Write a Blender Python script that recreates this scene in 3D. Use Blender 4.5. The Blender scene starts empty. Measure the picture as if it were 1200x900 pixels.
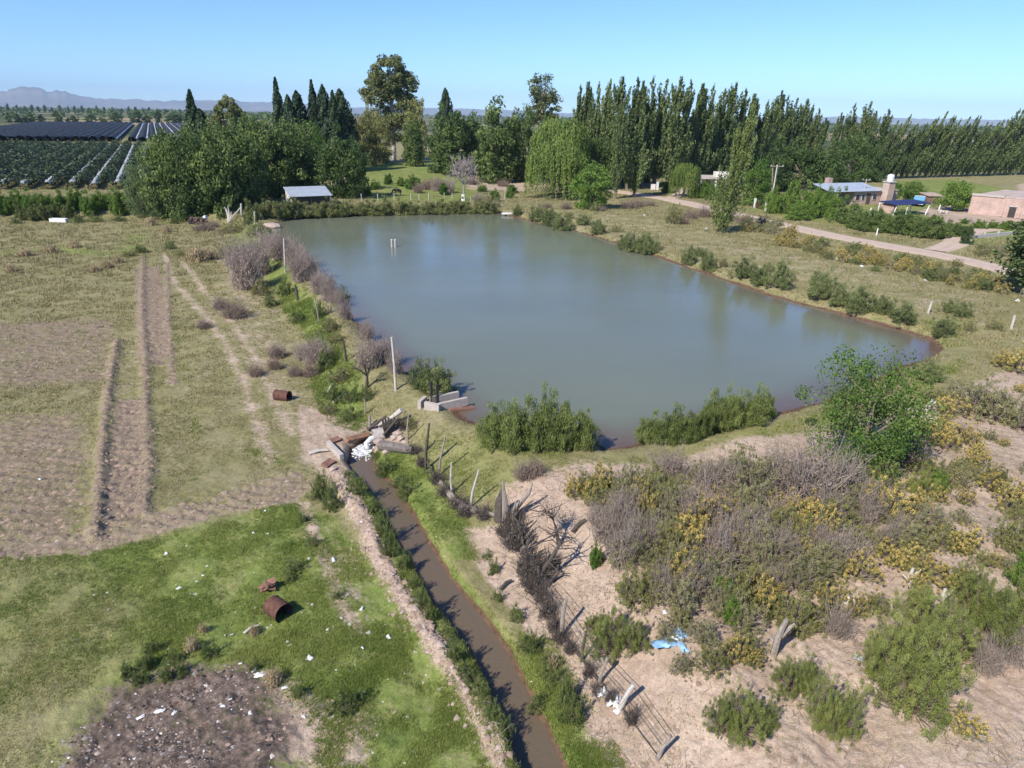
import bpy, math, random
import numpy as np
from mathutils import Vector, Matrix
rng = np.random.default_rng(11)
random.seed(11)
SC = bpy.context.scene
COL = SC.collection

# ------------------------------------------------------------------ survey: camera position and pixel -> ground
F, CX, CY, H = 800., 600., 450., 15.0
HOR, SL = 135., 0.02
ROLL = math.atan(SL); PITCH = math.atan((CY - HOR) * math.cos(ROLL) / F)
fw = np.array([0, math.cos(PITCH), -math.sin(PITCH)])
r0 = np.array([1., 0, 0]); u0 = np.cross(r0, fw)
rt = r0 * math.cos(ROLL) + u0 * math.sin(ROLL); up = np.cross(rt, fw)
EYE = np.array([0, 0, H])

def ray(px, py): return fw + rt * (px - CX) / F - up * (py - CY) / F
def G(px, py, z=0.):
    d = ray(px, py); t = (z - H) / d[2]
    return EYE + d * t
def G2(px, py, z=0.): return G(px, py, z)[:2]
def depth(p): return float((np.asarray(p) - EYE) @ fw)
def poly(pts, z=0.): return np.array([G2(a, b, z) for a, b in pts])

# ------------------------------------------------------------------ numpy noise
def _h(ix, iy, s):
    n = (ix * 374761393 + iy * 668265263 + s * 1442695041) & 0x7fffffff
    n = ((n ^ (n >> 13)) * 1274126177) & 0x7fffffff
    n = (n ^ (n >> 16)) & 0xffff
    return n / 65535.
def vnoise(x, y, s=0):
    ix = np.floor(x).astype(np.int64); iy = np.floor(y).astype(np.int64)
    fx = x - ix; fy = y - iy
    fx = fx * fx * (3 - 2 * fx); fy = fy * fy * (3 - 2 * fy)
    a = _h(ix, iy, s); b = _h(ix + 1, iy, s); c = _h(ix, iy + 1, s); d = _h(ix + 1, iy + 1, s)
    return (a + (b - a) * fx) * (1 - fy) + (c + (d - c) * fx) * fy
def fbm(x, y, o=4, s=0):
    t = np.zeros_like(x); a = .5
    for i in range(o):
        t += a * vnoise(x, y, s + i); x = x * 2.03; y = y * 2.03; a *= .5
    return t / (1 - .5 ** o)
def sm(a, b, x):
    t = np.clip((x - a) / (b - a), 0, 1); return t * t * (3 - 2 * t)

def seg(X, Y, P, closed=False):
    """unsigned distance to a polyline and the signed side (positive to the right of travel)"""
    n = len(P); best = np.full(X.shape, 1e9); side = np.zeros(X.shape)
    for i in range(n if closed else n - 1):
        a, b = P[i], P[(i + 1) % n]; e = b - a; L = e @ e + 1e-9
        t = np.clip(((X - a[0]) * e[0] + (Y - a[1]) * e[1]) / L, 0, 1)
        dx = X - a[0] - t * e[0]; dy = Y - a[1] - t * e[1]; d = np.hypot(dx, dy)
        m = d < best - 1e-6; best = np.where(m, d, best)
        side = np.where(m, np.sign(e[1] * dx - e[0] * dy), side)
    return best, side
def sdpoly(X, Y, P):
    d, _ = seg(X, Y, P, True); ins = np.zeros(X.shape, bool); n = len(P)
    for i in range(n):
        x1, y1 = P[i]; x2, y2 = P[(i + 1) % n]
        if y1 == y2: continue
        c = ((y1 > Y) != (y2 > Y)) & (X < (x2 - x1) * (Y - y1) / (y2 - y1) + x1)
        ins ^= c
    return np.where(ins, -d, d)
def zone(X, Y, pts, z=0., f=.6):
    return sm(f, -f, sdpoly(X, Y, poly(pts, z)))
def line(X, Y, pts, w, z=0., f=None):
    d, _ = seg(X, Y, poly(pts, z)); f = f or w * .6
    return sm(w + f, w - f, d)

# ------------------------------------------------------------------ terrain
ZW = .8          # pond level
ZH = 1.25        # natural level right of and behind the pond; the field left of it lies at 0
ZC = -.42        # ditch water
POND_PX = [(318,263),(345,257),(400,254),(450,251),(500,250),(550,249),(578,250),(600,254),(640,264),(680,273),(720,285),(760,298),(800,312),
 (850,330),(900,347),(940,357),(980,367),(1020,379),(1060,390),(1085,398),(1097,408),(1095,416),(1085,421),(1060,427),(1020,442),(960,470),
 (915,482),(870,492),(830,505),(790,512),(760,518),(735,523),(712,525),(698,516),(670,512),(600,505),(560,497),(546,492),(533,482),(518,470),
 (498,452),(478,434),(455,420),(440,405),(427,385),(410,365),(393,347),(372,325),(352,302),(336,286),(320,272)]
POND = poly(POND_PX, ZW)
TOE = poly([(-900,252),(150,256),(255,262),(296,300),(322,360),(345,420),(378,470),(410,500),(440,522),(478,556),(516,598),(556,640),(596,695),(636,765),(690,860),(800,1100)], 0)
DITCH_PX = [(437,519),(424,528),(422,541),(432,555),(446,570),(467,600),(487,637),(508,675),(536,712),(563,750),(590,798),(617,852),(650,930),(700,1060)]
DITCH = poly(DITCH_PX, ZC)
SPOIL_PX = [(395,560),(420,600),(440,645),(468,695),(500,745),(535,795),(570,850),(620,950)]
RIDGES = [([(137,400),(130,440),(123,500),(118,560),(112,630)], .22), ([(168,300),(166,360),(170,420),(171,480),(176,540),(170,600)], .16),
          ([(196,310),(198,380),(202,450)], .08)]
TRACKS = [[(193,296),(203,330),(233,362),(264,402),(287,450),(300,495),(318,540)], [(213,306),(240,342),(272,378),(300,420),(322,470),(345,510)]]

ROAD_PX = [[(690,220),(735,226),(770,231.5),(800,237),(830,244),(865,252),(900,260),(950,271),(1000,281),(1050,290),(1090,297),(1130,305),(1180,317),(1260,338),(1400,380)],
 [(1095,294),(1118,286),(1128,276),(1160,268),(1230,262)], [(785,233),(800,226),(806,220)]]
ROAD_W = (4.6, 3.4, 3.)
def masks(X, Y):
    m = {}
    g = zone(X, Y, [(-160,655),(100,650),(180,628),(262,603),(345,588),(395,603),(430,655),(475,722),(530,800),(565,870),(620,1000),(-200,1000)], 0, .5)
    g = np.maximum(g, .9 * zone(X, Y, [(440,527),(480,527),(520,560),(548,600),(566,655),(530,655),(490,610),(456,570)], 0, .3))
    g = np.maximum(g, .95 * zone(X, Y, [(604,722),(648,735),(690,800),(725,860),(790,1000),(690,1000),(640,860),(612,790)], .4, .3))
    g = np.maximum(g, .9 * line(X, Y, [(440,536),(462,570),(486,604),(510,640),(535,676),(566,712),(596,752),(624,800),(652,850),(690,930)], .3, 0, .4))
    g = np.maximum(g, .8 * line(X, Y, [(418,556),(440,590),(462,640),(490,690),(525,740),(560,800),(590,860),(640,950)], .45, 0))
    g = np.maximum(g, .95 * zone(X, Y, [(275,258),(320,285),(352,330),(392,385),(425,440),(432,492),(392,486),(362,440),(372,410),(330,350),(296,305),(262,285)], .7, .8))
    g = np.maximum(g, .45 * zone(X, Y, [(480,480),(560,505),(690,530),(760,530),(900,490),(1000,480),(1090,430),(1150,405),(1130,440),(1000,520),(860,520),(700,560),(600,575),(530,575),(480,530)], 1.2, 1.))
    g = np.maximum(g, .95 * zone(X, Y, [(412,190),(522,190),(565,212),(570,238),(418,236)], ZH, 3))
    g = np.maximum(g, 1. * zone(X, Y, [(1030,213),(1110,210),(1195,223),(1195,229),(1040,232)], ZH, 1.5))
    g = np.maximum(g, .4 * zone(X, Y, [(590,240),(740,243),(860,283),(1000,320),(1180,380),(1130,440),(1095,405),(1000,362),(850,322),(700,272)], ZH, 2))
    g = np.maximum(g, .75 * zone(X, Y, [(860,245),(960,262),(1120,285),(1200,290),(1200,240),(1000,235)], ZH, 2))
    g = np.maximum(g, .55 * line(X, Y, [(150,262),(270,250),(330,245)], 2.5, .5))
    g = np.maximum(g, .6 * line(X, Y, [(-50,300),(60,290),(140,300),(160,275)], 2.2, 0, 2))
    for t in ([(205,380),(215,430),(225,480),(235,520)], [(230,560),(280,520),(340,545)], [(372,545),(395,575)]):
        g = np.maximum(g, .4 * line(X, Y, t, .7, 0, .9))
    g = np.minimum(g, 1 - .5 * zone(X, Y, [(-300,640),(110,640),(190,690),(150,760),(110,850),(80,1000),(-300,1000)], 0, 1.5))
    g = g * np.clip(.72 + .9 * (fbm(X * .35, Y * .35, 4, 17) - .36), .45, 1.1)
    m['green'] = g
    b = .5 * zone(X, Y, [(-160,612),(60,632),(150,606),(260,575),(345,548),(385,556),(352,588),(262,602),(180,628),(100,652),(-160,668)], 0, .4)
    b = np.maximum(b, .82 * line(X, Y, SPOIL_PX, .34, 0, .4))
    b = np.maximum(b, 1. * zone(X, Y, [(588,560),(680,545),(770,545),(870,515),(1000,505),(1110,462),(1200,425),(1400,420),(1400,1000),(800,1000),(700,830),(645,728),(598,640)], 1.2, .9))
    b = np.maximum(b, .85 * zone(X, Y, [(540,600),(590,610),(640,720),(690,800),(740,880),(715,880),(650,770),(600,700),(560,650)], .6, .4))
    b = np.maximum(b, .75 * zone(X, Y, [(345,470),(400,488),(440,500),(470,500),(475,525),(430,530),(420,560),(378,560),(350,535)], 0, .5))
    b = np.maximum(b, .42 * zone(X, Y, [(250,300),(300,310),(330,370),(350,430),(385,480),(350,510),(300,470),(270,400),(255,350)], 0, 1.5))
    b = np.maximum(b, .3 * zone(X, Y, [(156,312),(190,312),(200,385),(196,430),(160,420)], 0, .3))
    b = np.maximum(b, .3 * zone(X, Y, [(132,400),(172,400),(178,600),(108,635)], 0, .3))
    for t in TRACKS: b = np.maximum(b, .64 * line(X, Y, t, .42, 0, .7))
    b = np.maximum(b, .95 * zone(X, Y, [(1190,217),(1230,206),(1500,200),(1500,226),(1195,223)], ZH, 2))
    b = np.maximum(b, .85 * zone(X, Y, [(1075,248),(1110,238),(1200,250),(1300,250),(1300,268),(1110,262)], ZH, 1.2))
    b = np.maximum(b, .35 * zone(X, Y, [(620,255),(760,250),(900,290),(1190,350),(1190,395),(900,330)], ZH, 2))
    b = np.maximum(b, .7 * zone(X, Y, [(545,205),(640,212),(640,225),(545,222)], ZH, 2))
    b = np.maximum(b, .75 * line(X, Y, [(355,590),(368,625),(385,660),(395,700),(420,740)], .3, 0, .4))
    b = np.maximum(b, .5 * zone(X, Y, [(375,600),(420,650),(440,740),(400,700),(380,650)], 0, .6))
    b = np.maximum(b, .72 * zone(X, Y, [(300,785),(340,788),(372,808),(430,822),(445,850),(430,900),(320,900),(310,830)], 0, .6))
    m['bare'] = np.clip(b, 0, 1)
    m['ash'] = zone(X, Y, [(80,862),(100,845),(125,803),(165,790),(208,770),(250,777),(300,781),(322,797),(335,815),(345,832),(350,862),(340,900),(330,1000),(40,1000)], 0, .8) * .78
    p = zone(X, Y, [(-160,378),(138,372),(146,452),(-160,462)], 0, 1.6)
    p = np.maximum(p, zone(X, Y, [(-160,484),(110,484),(106,628),(40,645),(-160,652)], 0, 1.3))
    m['plow'] = np.maximum(.62 * p, .8 * zone(X, Y, [(136,468),(172,468),(178,600),(108,635),(122,540)], 0, .45))
    for pts, _ in RIDGES: m['plow'] = np.maximum(m['plow'], .75 * line(X, Y, pts, .28, 0, .3))
    m['plow'] = np.maximum(m['plow'], .55 * zone(X, Y, [(-160,612),(60,632),(150,606),(260,575),(345,548),(385,556),(352,588),(262,602),(180,628),(100,652),(-160,668)], 0, .7))
    m['plow'] = np.maximum(m['plow'], .72 * zone(X, Y, [(156,312),(190,312),(200,385),(196,430),(160,420)], 0, .3))
    return m

def terrain(X, Y):
    R = np.hypot(X, Y)
    z = np.zeros(X.shape); near = R < 420
    x, y = X[near], Y[near]
    dp = sdpoly(x, y, POND)
    dt, st = seg(x, y, TOE); s = -dt * st
    hi = ZH * sm(-.2, 4.2, s)
    nz = fbm(x * .12, y * .12, 3, 3) - .5
    hi = hi + nz * .35 * np.clip(1 - R[near] / 300, .1, 1)
    m = masks(x, y)
    lump = fbm(x * 1.3, y * 1.3, 4, 21) - .5
    fine = fbm(x * 5, y * 5, 3, 31) - .5
    hi += lump * (.10 + .10 * m['ash'] + .10 * m['green']) + fine * (.05 + .05 * m['bare'] + .14 * m['plow'] + .08 * m['ash'])
    ph = (y + .13 * x + .5 * (vnoise(x * .2, y * .2, 9) - .5)) * 2 * np.pi / .62
    hi += m['plow'] * .035 * np.sin(ph)
    for pts, hgt_ in RIDGES:
        d, _ = seg(x, y, poly(pts, 0)); hi += hgt_ * np.exp(-(d / .28) ** 2) * (.6 + .8 * fbm(x * 2, y * 2, 2, 5))
    d, _ = seg(x, y, poly(SPOIL_PX, 0)); hi += .30 * np.exp(-(d / .42) ** 2) * (.4 + 1.2 * fbm(x * 2.2, y * 2.2, 3, 8))
    # sandy hummocks bottom right
    sand = zone(x, y, [(620,560),(1000,510),(1400,420),(1400,1000),(800,1000),(690,800)], 1.2, 2)
    hi += sand * .7 * (fbm(x * .25, y * .25, 3, 44) - .42)
    # pond basin and ditch
    edge = dp + .7 * (fbm(x * .5, y * .5, 3, 55) - .5)
    bank = sm(0, 1.5, edge)
    hi = np.where(edge < 0, ZW - .02 + np.maximum(edge * .35, -1.6), ZW + (np.maximum(hi, ZW + .12) - ZW) * bank) * sm(2.6, 1.4, edge) + hi * sm(1.4, 2.6, edge)
    dc, _ = seg(x, y, DITCH); dc = dc + .28 * (fbm(x * 1.1, y * 1.1, 3, 66) - .5)
    cut = sm(.92, .14, dc)
    hi = hi * (1 - cut) + (ZC - .3) * cut
    z[near] = hi
    for pts, w_ in zip(ROAD_PX, ROAD_W):
        d, _ = seg(x, y, poly(pts, ZH)); k = sm(w_ * .5 + 1.6, w_ * .5 + .3, d); hi = hi * (1 - k) + ZH * k
    z[near] = hi
    rdm = np.zeros(x.shape)
    for pts, w_ in zip(ROAD_PX, ROAD_W): rdm = np.maximum(rdm, sm(w_ * .5 + .5, w_ * .5, seg(x, y, poly(pts, ZH))[0]))
    wet = np.zeros(X.shape); wet[near] = np.maximum(sm(.75, .15, edge + .5 * (fbm(x * .8, y * .8, 2, 58) - .5)), sm(.72, .5, dc))
    M = {k: np.zeros(X.shape) for k in m}
    for k in m: M[k][near] = m[k]
    M['wet'] = wet; M['road'] = np.zeros(X.shape); M['road'][near] = rdm
    far = R >= 330
    z[far] = z[far] + (ZH * sm(-60, 200, X[far] + .0 * Y[far]) * 0 + 1.2 - z[far]) * sm(330, 420, R[far])
    z -= sm(2500, 9000, R) * 4
    return z, M

TH = np.concatenate([np.radians(np.linspace(-180, -54, 30, endpoint=False)), np.radians(np.linspace(-54, 54, 860)), np.radians(np.linspace(54, 180, 31)[1:])])
RR = np.concatenate([[.5, 2, 4, 6.5], np.exp(np.linspace(math.log(8.5), math.log(75), 620)), np.exp(np.linspace(math.log(75), math.log(420), 260))[1:], np.exp(np.linspace(math.log(420), math.log(26000), 90))[1:]])
TT, RG = np.meshgrid(TH, RR)
GXX, GYY = RG * np.sin(TT), RG * np.cos(TT)
GZ, GM = terrain(GXX, GYY)
LR = np.log(RR)
def gz(x, y):
    r = max(math.hypot(x, y), .6); t = math.atan2(x, y)
    i = int(np.clip(np.searchsorted(RR, r) - 1, 0, len(RR) - 2)); j = int(np.clip(np.searchsorted(TH, t) - 1, 0, len(TH) - 2))
    a = (r - RR[i]) / (RR[i + 1] - RR[i]); b = (t - TH[j]) / (TH[j + 1] - TH[j])
    return float((GZ[i, j] * (1 - b) + GZ[i, j + 1] * b) * (1 - a) + (GZ[i + 1, j] * (1 - b) + GZ[i + 1, j + 1] * b) * a)
def gmask(k, x, y):
    r = max(math.hypot(x, y), .6); t = math.atan2(x, y)
    return float(GM[k][min(np.searchsorted(RR, r), len(RR) - 1), min(np.searchsorted(TH, t), len(TH) - 1)])
def gz_arr(x, y):
    r = np.maximum(np.hypot(x, y), .6); t = np.arctan2(x, y)
    i = np.clip(np.searchsorted(RR, r) - 1, 0, len(RR) - 2); j = np.clip(np.searchsorted(TH, t) - 1, 0, len(TH) - 2)
    a = (r - RR[i]) / (RR[i + 1] - RR[i]); b = (t - TH[j]) / (TH[j + 1] - TH[j])
    return (GZ[i, j] * (1 - b) + GZ[i, j + 1] * b) * (1 - a) + (GZ[i + 1, j] * (1 - b) + GZ[i + 1, j + 1] * b) * a
def gm_arr(k, x, y):
    r = np.hypot(x, y); t = np.arctan2(x, y)
    return GM[k][np.clip(np.searchsorted(RR, r), 0, len(RR) - 1), np.clip(np.searchsorted(TH, t), 0, len(TH) - 1)]
def GT(px, py):
    """the point of the ground seen at a pixel of the photograph"""
    z = .6
    for _ in range(14):
        p = G(px, py, z); z = .5 * z + .5 * gz(p[0], p[1])
    p = G(px, py, z); return Vector((p[0], p[1], gz(p[0], p[1])))
def hpx(p, top_py):
    """height in metres of something standing at p whose top is seen at row top_py (photo pixels)"""
    p = np.array(p); lo, hi_ = 0.01, 60.
    for _ in range(40):
        m = (lo + hi_) / 2; v = p + [0, 0, m] - EYE
        y = CY - F * (v @ up) / (v @ fw)
        if y > top_py: lo = m
        else: hi_ = m
    return lo
def wpx(p, w): return w * depth(p) / F

# ------------------------------------------------------------------ materials
MATS = {}
def nt(name):
    m = bpy.data.materials.new(name); m.use_nodes = True; n = m.node_tree.nodes; l = m.node_tree.links
    return m, n, l, n['Principled BSDF']
def noise(n, l, scale, detail=4, rough=.6, co=None, dim='Object'):
    t = n.new('ShaderNodeTexNoise'); t.inputs['Scale'].default_value = scale; t.inputs['Detail'].default_value = detail; t.inputs['Roughness'].default_value = rough
    if co is None:
        co = n.new('ShaderNodeTexCoord').outputs[dim]
    l.new(co, t.inputs['Vector']); return t
def ramp(n, l, src, *stops):
    r = n.new('ShaderNodeValToRGB'); e = r.color_ramp.elements
    while len(e) < len(stops): e.new(.5)
    for q, (p, c) in zip(e, stops): q.position = p; q.color = (*c, 1)
    l.new(src, r.inputs[0]); return r.outputs[0]
def mix(n, l, f, a, b, mode='MIX'):
    m = n.new('ShaderNodeMix'); m.data_type = 'RGBA'; m.blend_type = mode
    for s, v in ((0, f), (6, a), (7, b)):
        if isinstance(v, (int, float)): m.inputs[s].default_value = v
        elif isinstance(v, tuple): m.inputs[s].default_value = (*v, 1)
        else: l.new(v, m.inputs[s])
    return m.outputs[2]
def mth(n, l, op, a, b=0., c=None, clamp=False):
    m = n.new('ShaderNodeMath'); m.operation = op; m.use_clamp = clamp
    for i, v in enumerate((a, b) if c is None else (a, b, c)):
        if isinstance(v, (int, float)): m.inputs[i].default_value = v
        else: l.new(v, m.inputs[i])
    return m.outputs[0]
def plain(name, c, rough=.8, var=.35, scale=6, bump=.0, metal=0., dim='Object'):
    """a solid colour broken up by two scales of noise"""
    if name in MATS: return MATS[name]
    m, n, l, b = nt(name); t = noise(n, l, scale, 5, .65, dim=dim)
    d = tuple(x * (1 - var) for x in c); e = tuple(min(1, x * (1 + var)) for x in c)
    l.new(ramp(n, l, t.outputs[0], (.3, d), (.7, e)), b.inputs['Base Color'])
    b.inputs['Roughness'].default_value = rough; b.inputs['Metallic'].default_value = metal
    if bump:
        k = n.new('ShaderNodeBump'); k.inputs['Strength'].default_value = bump; k.inputs['Distance'].default_value = .03
        l.new(t.outputs[0], k.inputs['Height']); l.new(k.outputs[0], b.inputs['Normal'])
    MATS[name] = m; return m
def leafmat(name, dark, light, trans=.36, rnd=.5):
    if name in MATS: return MATS[name]
    dark, light = tuple(x * 1.58 for x in dark), tuple(x * 1.52 for x in light)
    m, n, l, b = nt(name)
    a = n.new('ShaderNodeAttribute'); a.attribute_name = 'tone'
    o = n.new('ShaderNodeObjectInfo')
    f = mth(n, l, 'ADD', a.outputs['Fac'], mth(n, l, 'MULTIPLY', mth(n, l, 'SUBTRACT', o.outputs['Random'], .5), rnd), clamp=True)
    c = mix(n, l, f, dark, light)
    l.new(c, b.inputs['Base Color']); b.inputs['Roughness'].default_value = .62; b.inputs['Specular IOR Level'].default_value = .25
    t = n.new('ShaderNodeBsdfTranslucent'); l.new(c, t.inputs['Color'])
    s = n.new('ShaderNodeMixShader'); s.inputs[0].default_value = trans
    l.new(b.outputs[0], s.inputs[1]); l.new(t.outputs[0], s.inputs[2])
    l.new(s.outputs[0], n['Material Output'].inputs['Surface'])
    MATS[name] = m; return m

# ------------------------------------------------------------------ mesh helpers
def npmesh(name, V, Fq, mat, attrs=None, smooth=False):
    """mesh from numpy arrays; Fq is (n,3) or (n,4) or a list of those with one material index each"""
    V = np.asarray(V, np.float32)
    blocks = Fq if isinstance(Fq, list) else [(Fq, 0)]
    me = bpy.data.meshes.new(name); me.vertices.add(len(V)); me.vertices.foreach_set('co', V.ravel())
    loops = np.concatenate([np.asarray(f).ravel() for f, _ in blocks]).astype(np.int32)
    sizes = np.concatenate([np.full(len(f), np.asarray(f).shape[1]) for f, _ in blocks]).astype(np.int32)
    mi = np.concatenate([np.full(len(f), i) for f, i in blocks]).astype(np.int32)
    me.loops.add(len(loops)); me.loops.foreach_set('vertex_index', loops)
    me.polygons.add(len(sizes)); st = np.concatenate([[0], np.cumsum(sizes)[:-1]]).astype(np.int32)
    me.polygons.foreach_set('loop_start', st); me.polygons.foreach_set('material_index', mi)
    if smooth: me.polygons.foreach_set('use_smooth', np.ones(len(sizes), bool))
    me.update(calc_edges=True); me.validate()
    for k, v in (attrs or {}).items():
        at = me.attributes.new(k, 'FLOAT', 'POINT'); at.data.foreach_set('value', np.asarray(v, np.float32))
    for m in (mat if isinstance(mat, (list, tuple)) else [mat]): me.materials.append(m)
    return me
def link(name, me, parent=None):
    o = bpy.data.objects.new(name, me); COL.objects.link(o)
    if parent: o.parent = parent
    return o
def tag(o, label=None, cat=None, group=None, kind=None):
    for k, v in (('label', label), ('category', cat), ('group', group), ('kind', kind)):
        if v: o[k] = v
    return o
def empty(name, loc=(0, 0, 0), rz=0.):
    o = bpy.data.objects.new(name, None); COL.objects.link(o); o.location = loc; o.rotation_euler = (0, 0, rz); o.empty_display_size = .2
    return o

class MB:
    """collects boxes, tubes and raw faces into one mesh"""
    def __init__(s): s.v = []; s.f = []; s.mi = []; s.m = 0
    def add(s, vs, fs):
        b = len(s.v); s.v += [tuple(v) for v in vs]; s.f += [tuple(b + i for i in f) for f in fs]; s.mi += [s.m] * len(fs); return s
    def box(s, c, d, rz=0, taper=1., tilt=None):
        x, y, z = d[0] / 2, d[1] / 2, d[2] / 2
        vs = [Vector((a * x * (taper if k > 0 else 1), b * y * (taper if k > 0 else 1), k * z)) for k in (-1, 1) for a, b in ((-1, -1), (1, -1), (1, 1), (-1, 1))]
        M = Matrix.Rotation(rz, 3, 'Z')
        if tilt: M = M @ Matrix.Rotation(tilt[0], 3, 'X') @ Matrix.Rotation(tilt[1], 3, 'Y')
        return s.add([M @ v + Vector(c) for v in vs], [(3, 2, 1, 0), (4, 5, 6, 7), (0, 1, 5, 4), (1, 2, 6, 5), (2, 3, 7, 6), (3, 0, 4, 7)])
    def tube(s, pts, rad, n=6, cap=True, jit=0.):
        pts = [Vector(p) for p in pts]; k = len(pts)
        rad = [rad] * k if isinstance(rad, (int, float)) else rad
        vs = []
        for i, p in enumerate(pts):
            d = (pts[min(i + 1, k - 1)] - pts[max(i - 1, 0)]).normalized()
            a = d.orthogonal().normalized() if abs(d.z) > .95 else Vector((0, 0, 1)).cross(d).normalized(); b = d.cross(a)
            for j in range(n):
                t = 2 * math.pi * j / n; q = rad[i] * (1 + random.uniform(-jit, jit)); vs.append(p + a * math.cos(t) * q + b * math.sin(t) * q)
        fs = [(i * n + j, i * n + (j + 1) % n, (i + 1) * n + (j + 1) % n, (i + 1) * n + j) for i in range(k - 1) for j in range(n)]
        if cap: fs += [tuple(range(n))[::-1], tuple((k - 1) * n + j for j in range(n))]
        return s.add(vs, fs)
    def prism(s, pts2, z0, z1, M=None):
        n = len(pts2); vs = [Vector((x, y, z)) for z in (z0, z1) for x, y in pts2]
        if M: vs = [M @ v for v in vs]
        return s.add(vs, [tuple(range(n))[::-1], tuple(range(n, 2 * n))] + [(i, (i + 1) % n, n + (i + 1) % n, n + i) for i in range(n)])
    def blob(s, c, r, seed=0, sub=2, sq=(1, 1, 1)):
        import bmesh
        bm = bmesh.new(); bmesh.ops.create_icosphere(bm, subdivisions=sub, radius=1)
        q = np.random.default_rng(seed)
        vs = []
        for v in bm.verts:
            k = 1 + q.uniform(-.22, .22); vs.append((c[0] + v.co.x * r * sq[0] * k, c[1] + v.co.y * r * sq[1] * k, c[2] + v.co.z * r * sq[2] * k))
        fs = [[v.index for v in f.verts] for f in bm.faces]; bm.free(); return s.add(vs, fs)
    def mesh(s, name, mats, smooth=False):
        me = bpy.data.meshes.new(name); me.from_pydata(s.v, [], s.f)
        for m in (mats if isinstance(mats, (list, tuple)) else [mats]): me.materials.append(m)
        me.polygons.foreach_set('material_index', s.mi)
        if smooth: me.polygons.foreach_set('use_smooth', [True] * len(s.f))
        me.update(); return me
    def build(s, name, mats, parent=None, smooth=False): return link(name, s.mesh(name, mats, smooth), parent)

# ------------------------------------------------------------------ foliage
def unit(a): return a / (np.linalg.norm(a, axis=-1, keepdims=True) + 1e-9)
def cards(C, N, size, asp=.55, jit=.7, updir=None, q=rng):
    """leaf-shaped faces (a diamond each) at C, facing roughly N"""
    n = len(C); Nn = unit(unit(N) + jit * q.normal(size=(n, 3)))
    U = updir + .35 * q.normal(size=(n, 3)) if updir is not None else q.normal(size=(n, 3))
    U = unit(U - Nn * (U * Nn).sum(1, keepdims=True)); W = np.cross(Nn, U)
    s = (size * q.uniform(.6, 1.4, n))[:, None]
    V = np.stack([C - U * s, C + W * s * asp, C + U * s, C - W * s * asp], 1).reshape(-1, 3)
    return V, np.arange(4 * n).reshape(-1, 4)
def clumps(P, R, per, size, q, asp=.6, jit=.7, tone=None, squash=.8, fill=.5, updir=None):
    """clumps of leaves: P (k,3) centres, R (k,) radii"""
    k = len(P); d = unit(q.normal(size=(k, per, 3))); rr = (1 - fill * q.random((k, per)) ** 2)
    off = d * (R[:, None] * rr)[..., None]; off[..., 2] *= squash
    C = (P[:, None] + off).reshape(-1, 3); N = d.reshape(-1, 3) + np.array([0, 0, .25])
    t = (q.uniform(.15, .85, k) if tone is None else tone)[:, None] + q.normal(0, .13, (k, per))
    V, Fc = cards(C, N, size, asp, jit, updir, q)
    return V, Fc, np.repeat(np.clip(t.ravel(), 0, 1), 4)
def twigs(starts, ends, r0_, r1_, q, bend=.12, n=3, seg_=3):
    """many thin three-sided twigs as arrays"""
    S, E = np.asarray(starts), np.asarray(ends); k = len(S)
    D = E - S; L = np.linalg.norm(D, axis=1, keepdims=True); T = unit(D)
    A = unit(np.cross(T, q.normal(size=(k, 3)))); B = np.cross(T, A); bow = A * L * bend * q.uniform(-1, 1, (k, 1))
    V = []
    for i in range(seg_ + 1):
        f = i / seg_; c = S + D * f + bow * math.sin(math.pi * f); r = np.asarray(r0_ + (r1_ - r0_) * f)
        r = r[:, None] if r.ndim else r
        for j in range(n):
            a = 2 * math.pi * j / n; V.append(c + (A * math.cos(a) + B * math.sin(a)) * r)
    V = np.stack(V, 1).reshape(-1, 3); m = (seg_ + 1) * n; base = (np.arange(k) * m)[:, None]
    f = np.array([[i * n + j, i * n + (j + 1) % n, (i + 1) * n + (j + 1) % n, (i + 1) * n + j] for i in range(seg_) for j in range(n)])
    return V, (base[:, None] + f[None]).reshape(-1, 4)
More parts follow.
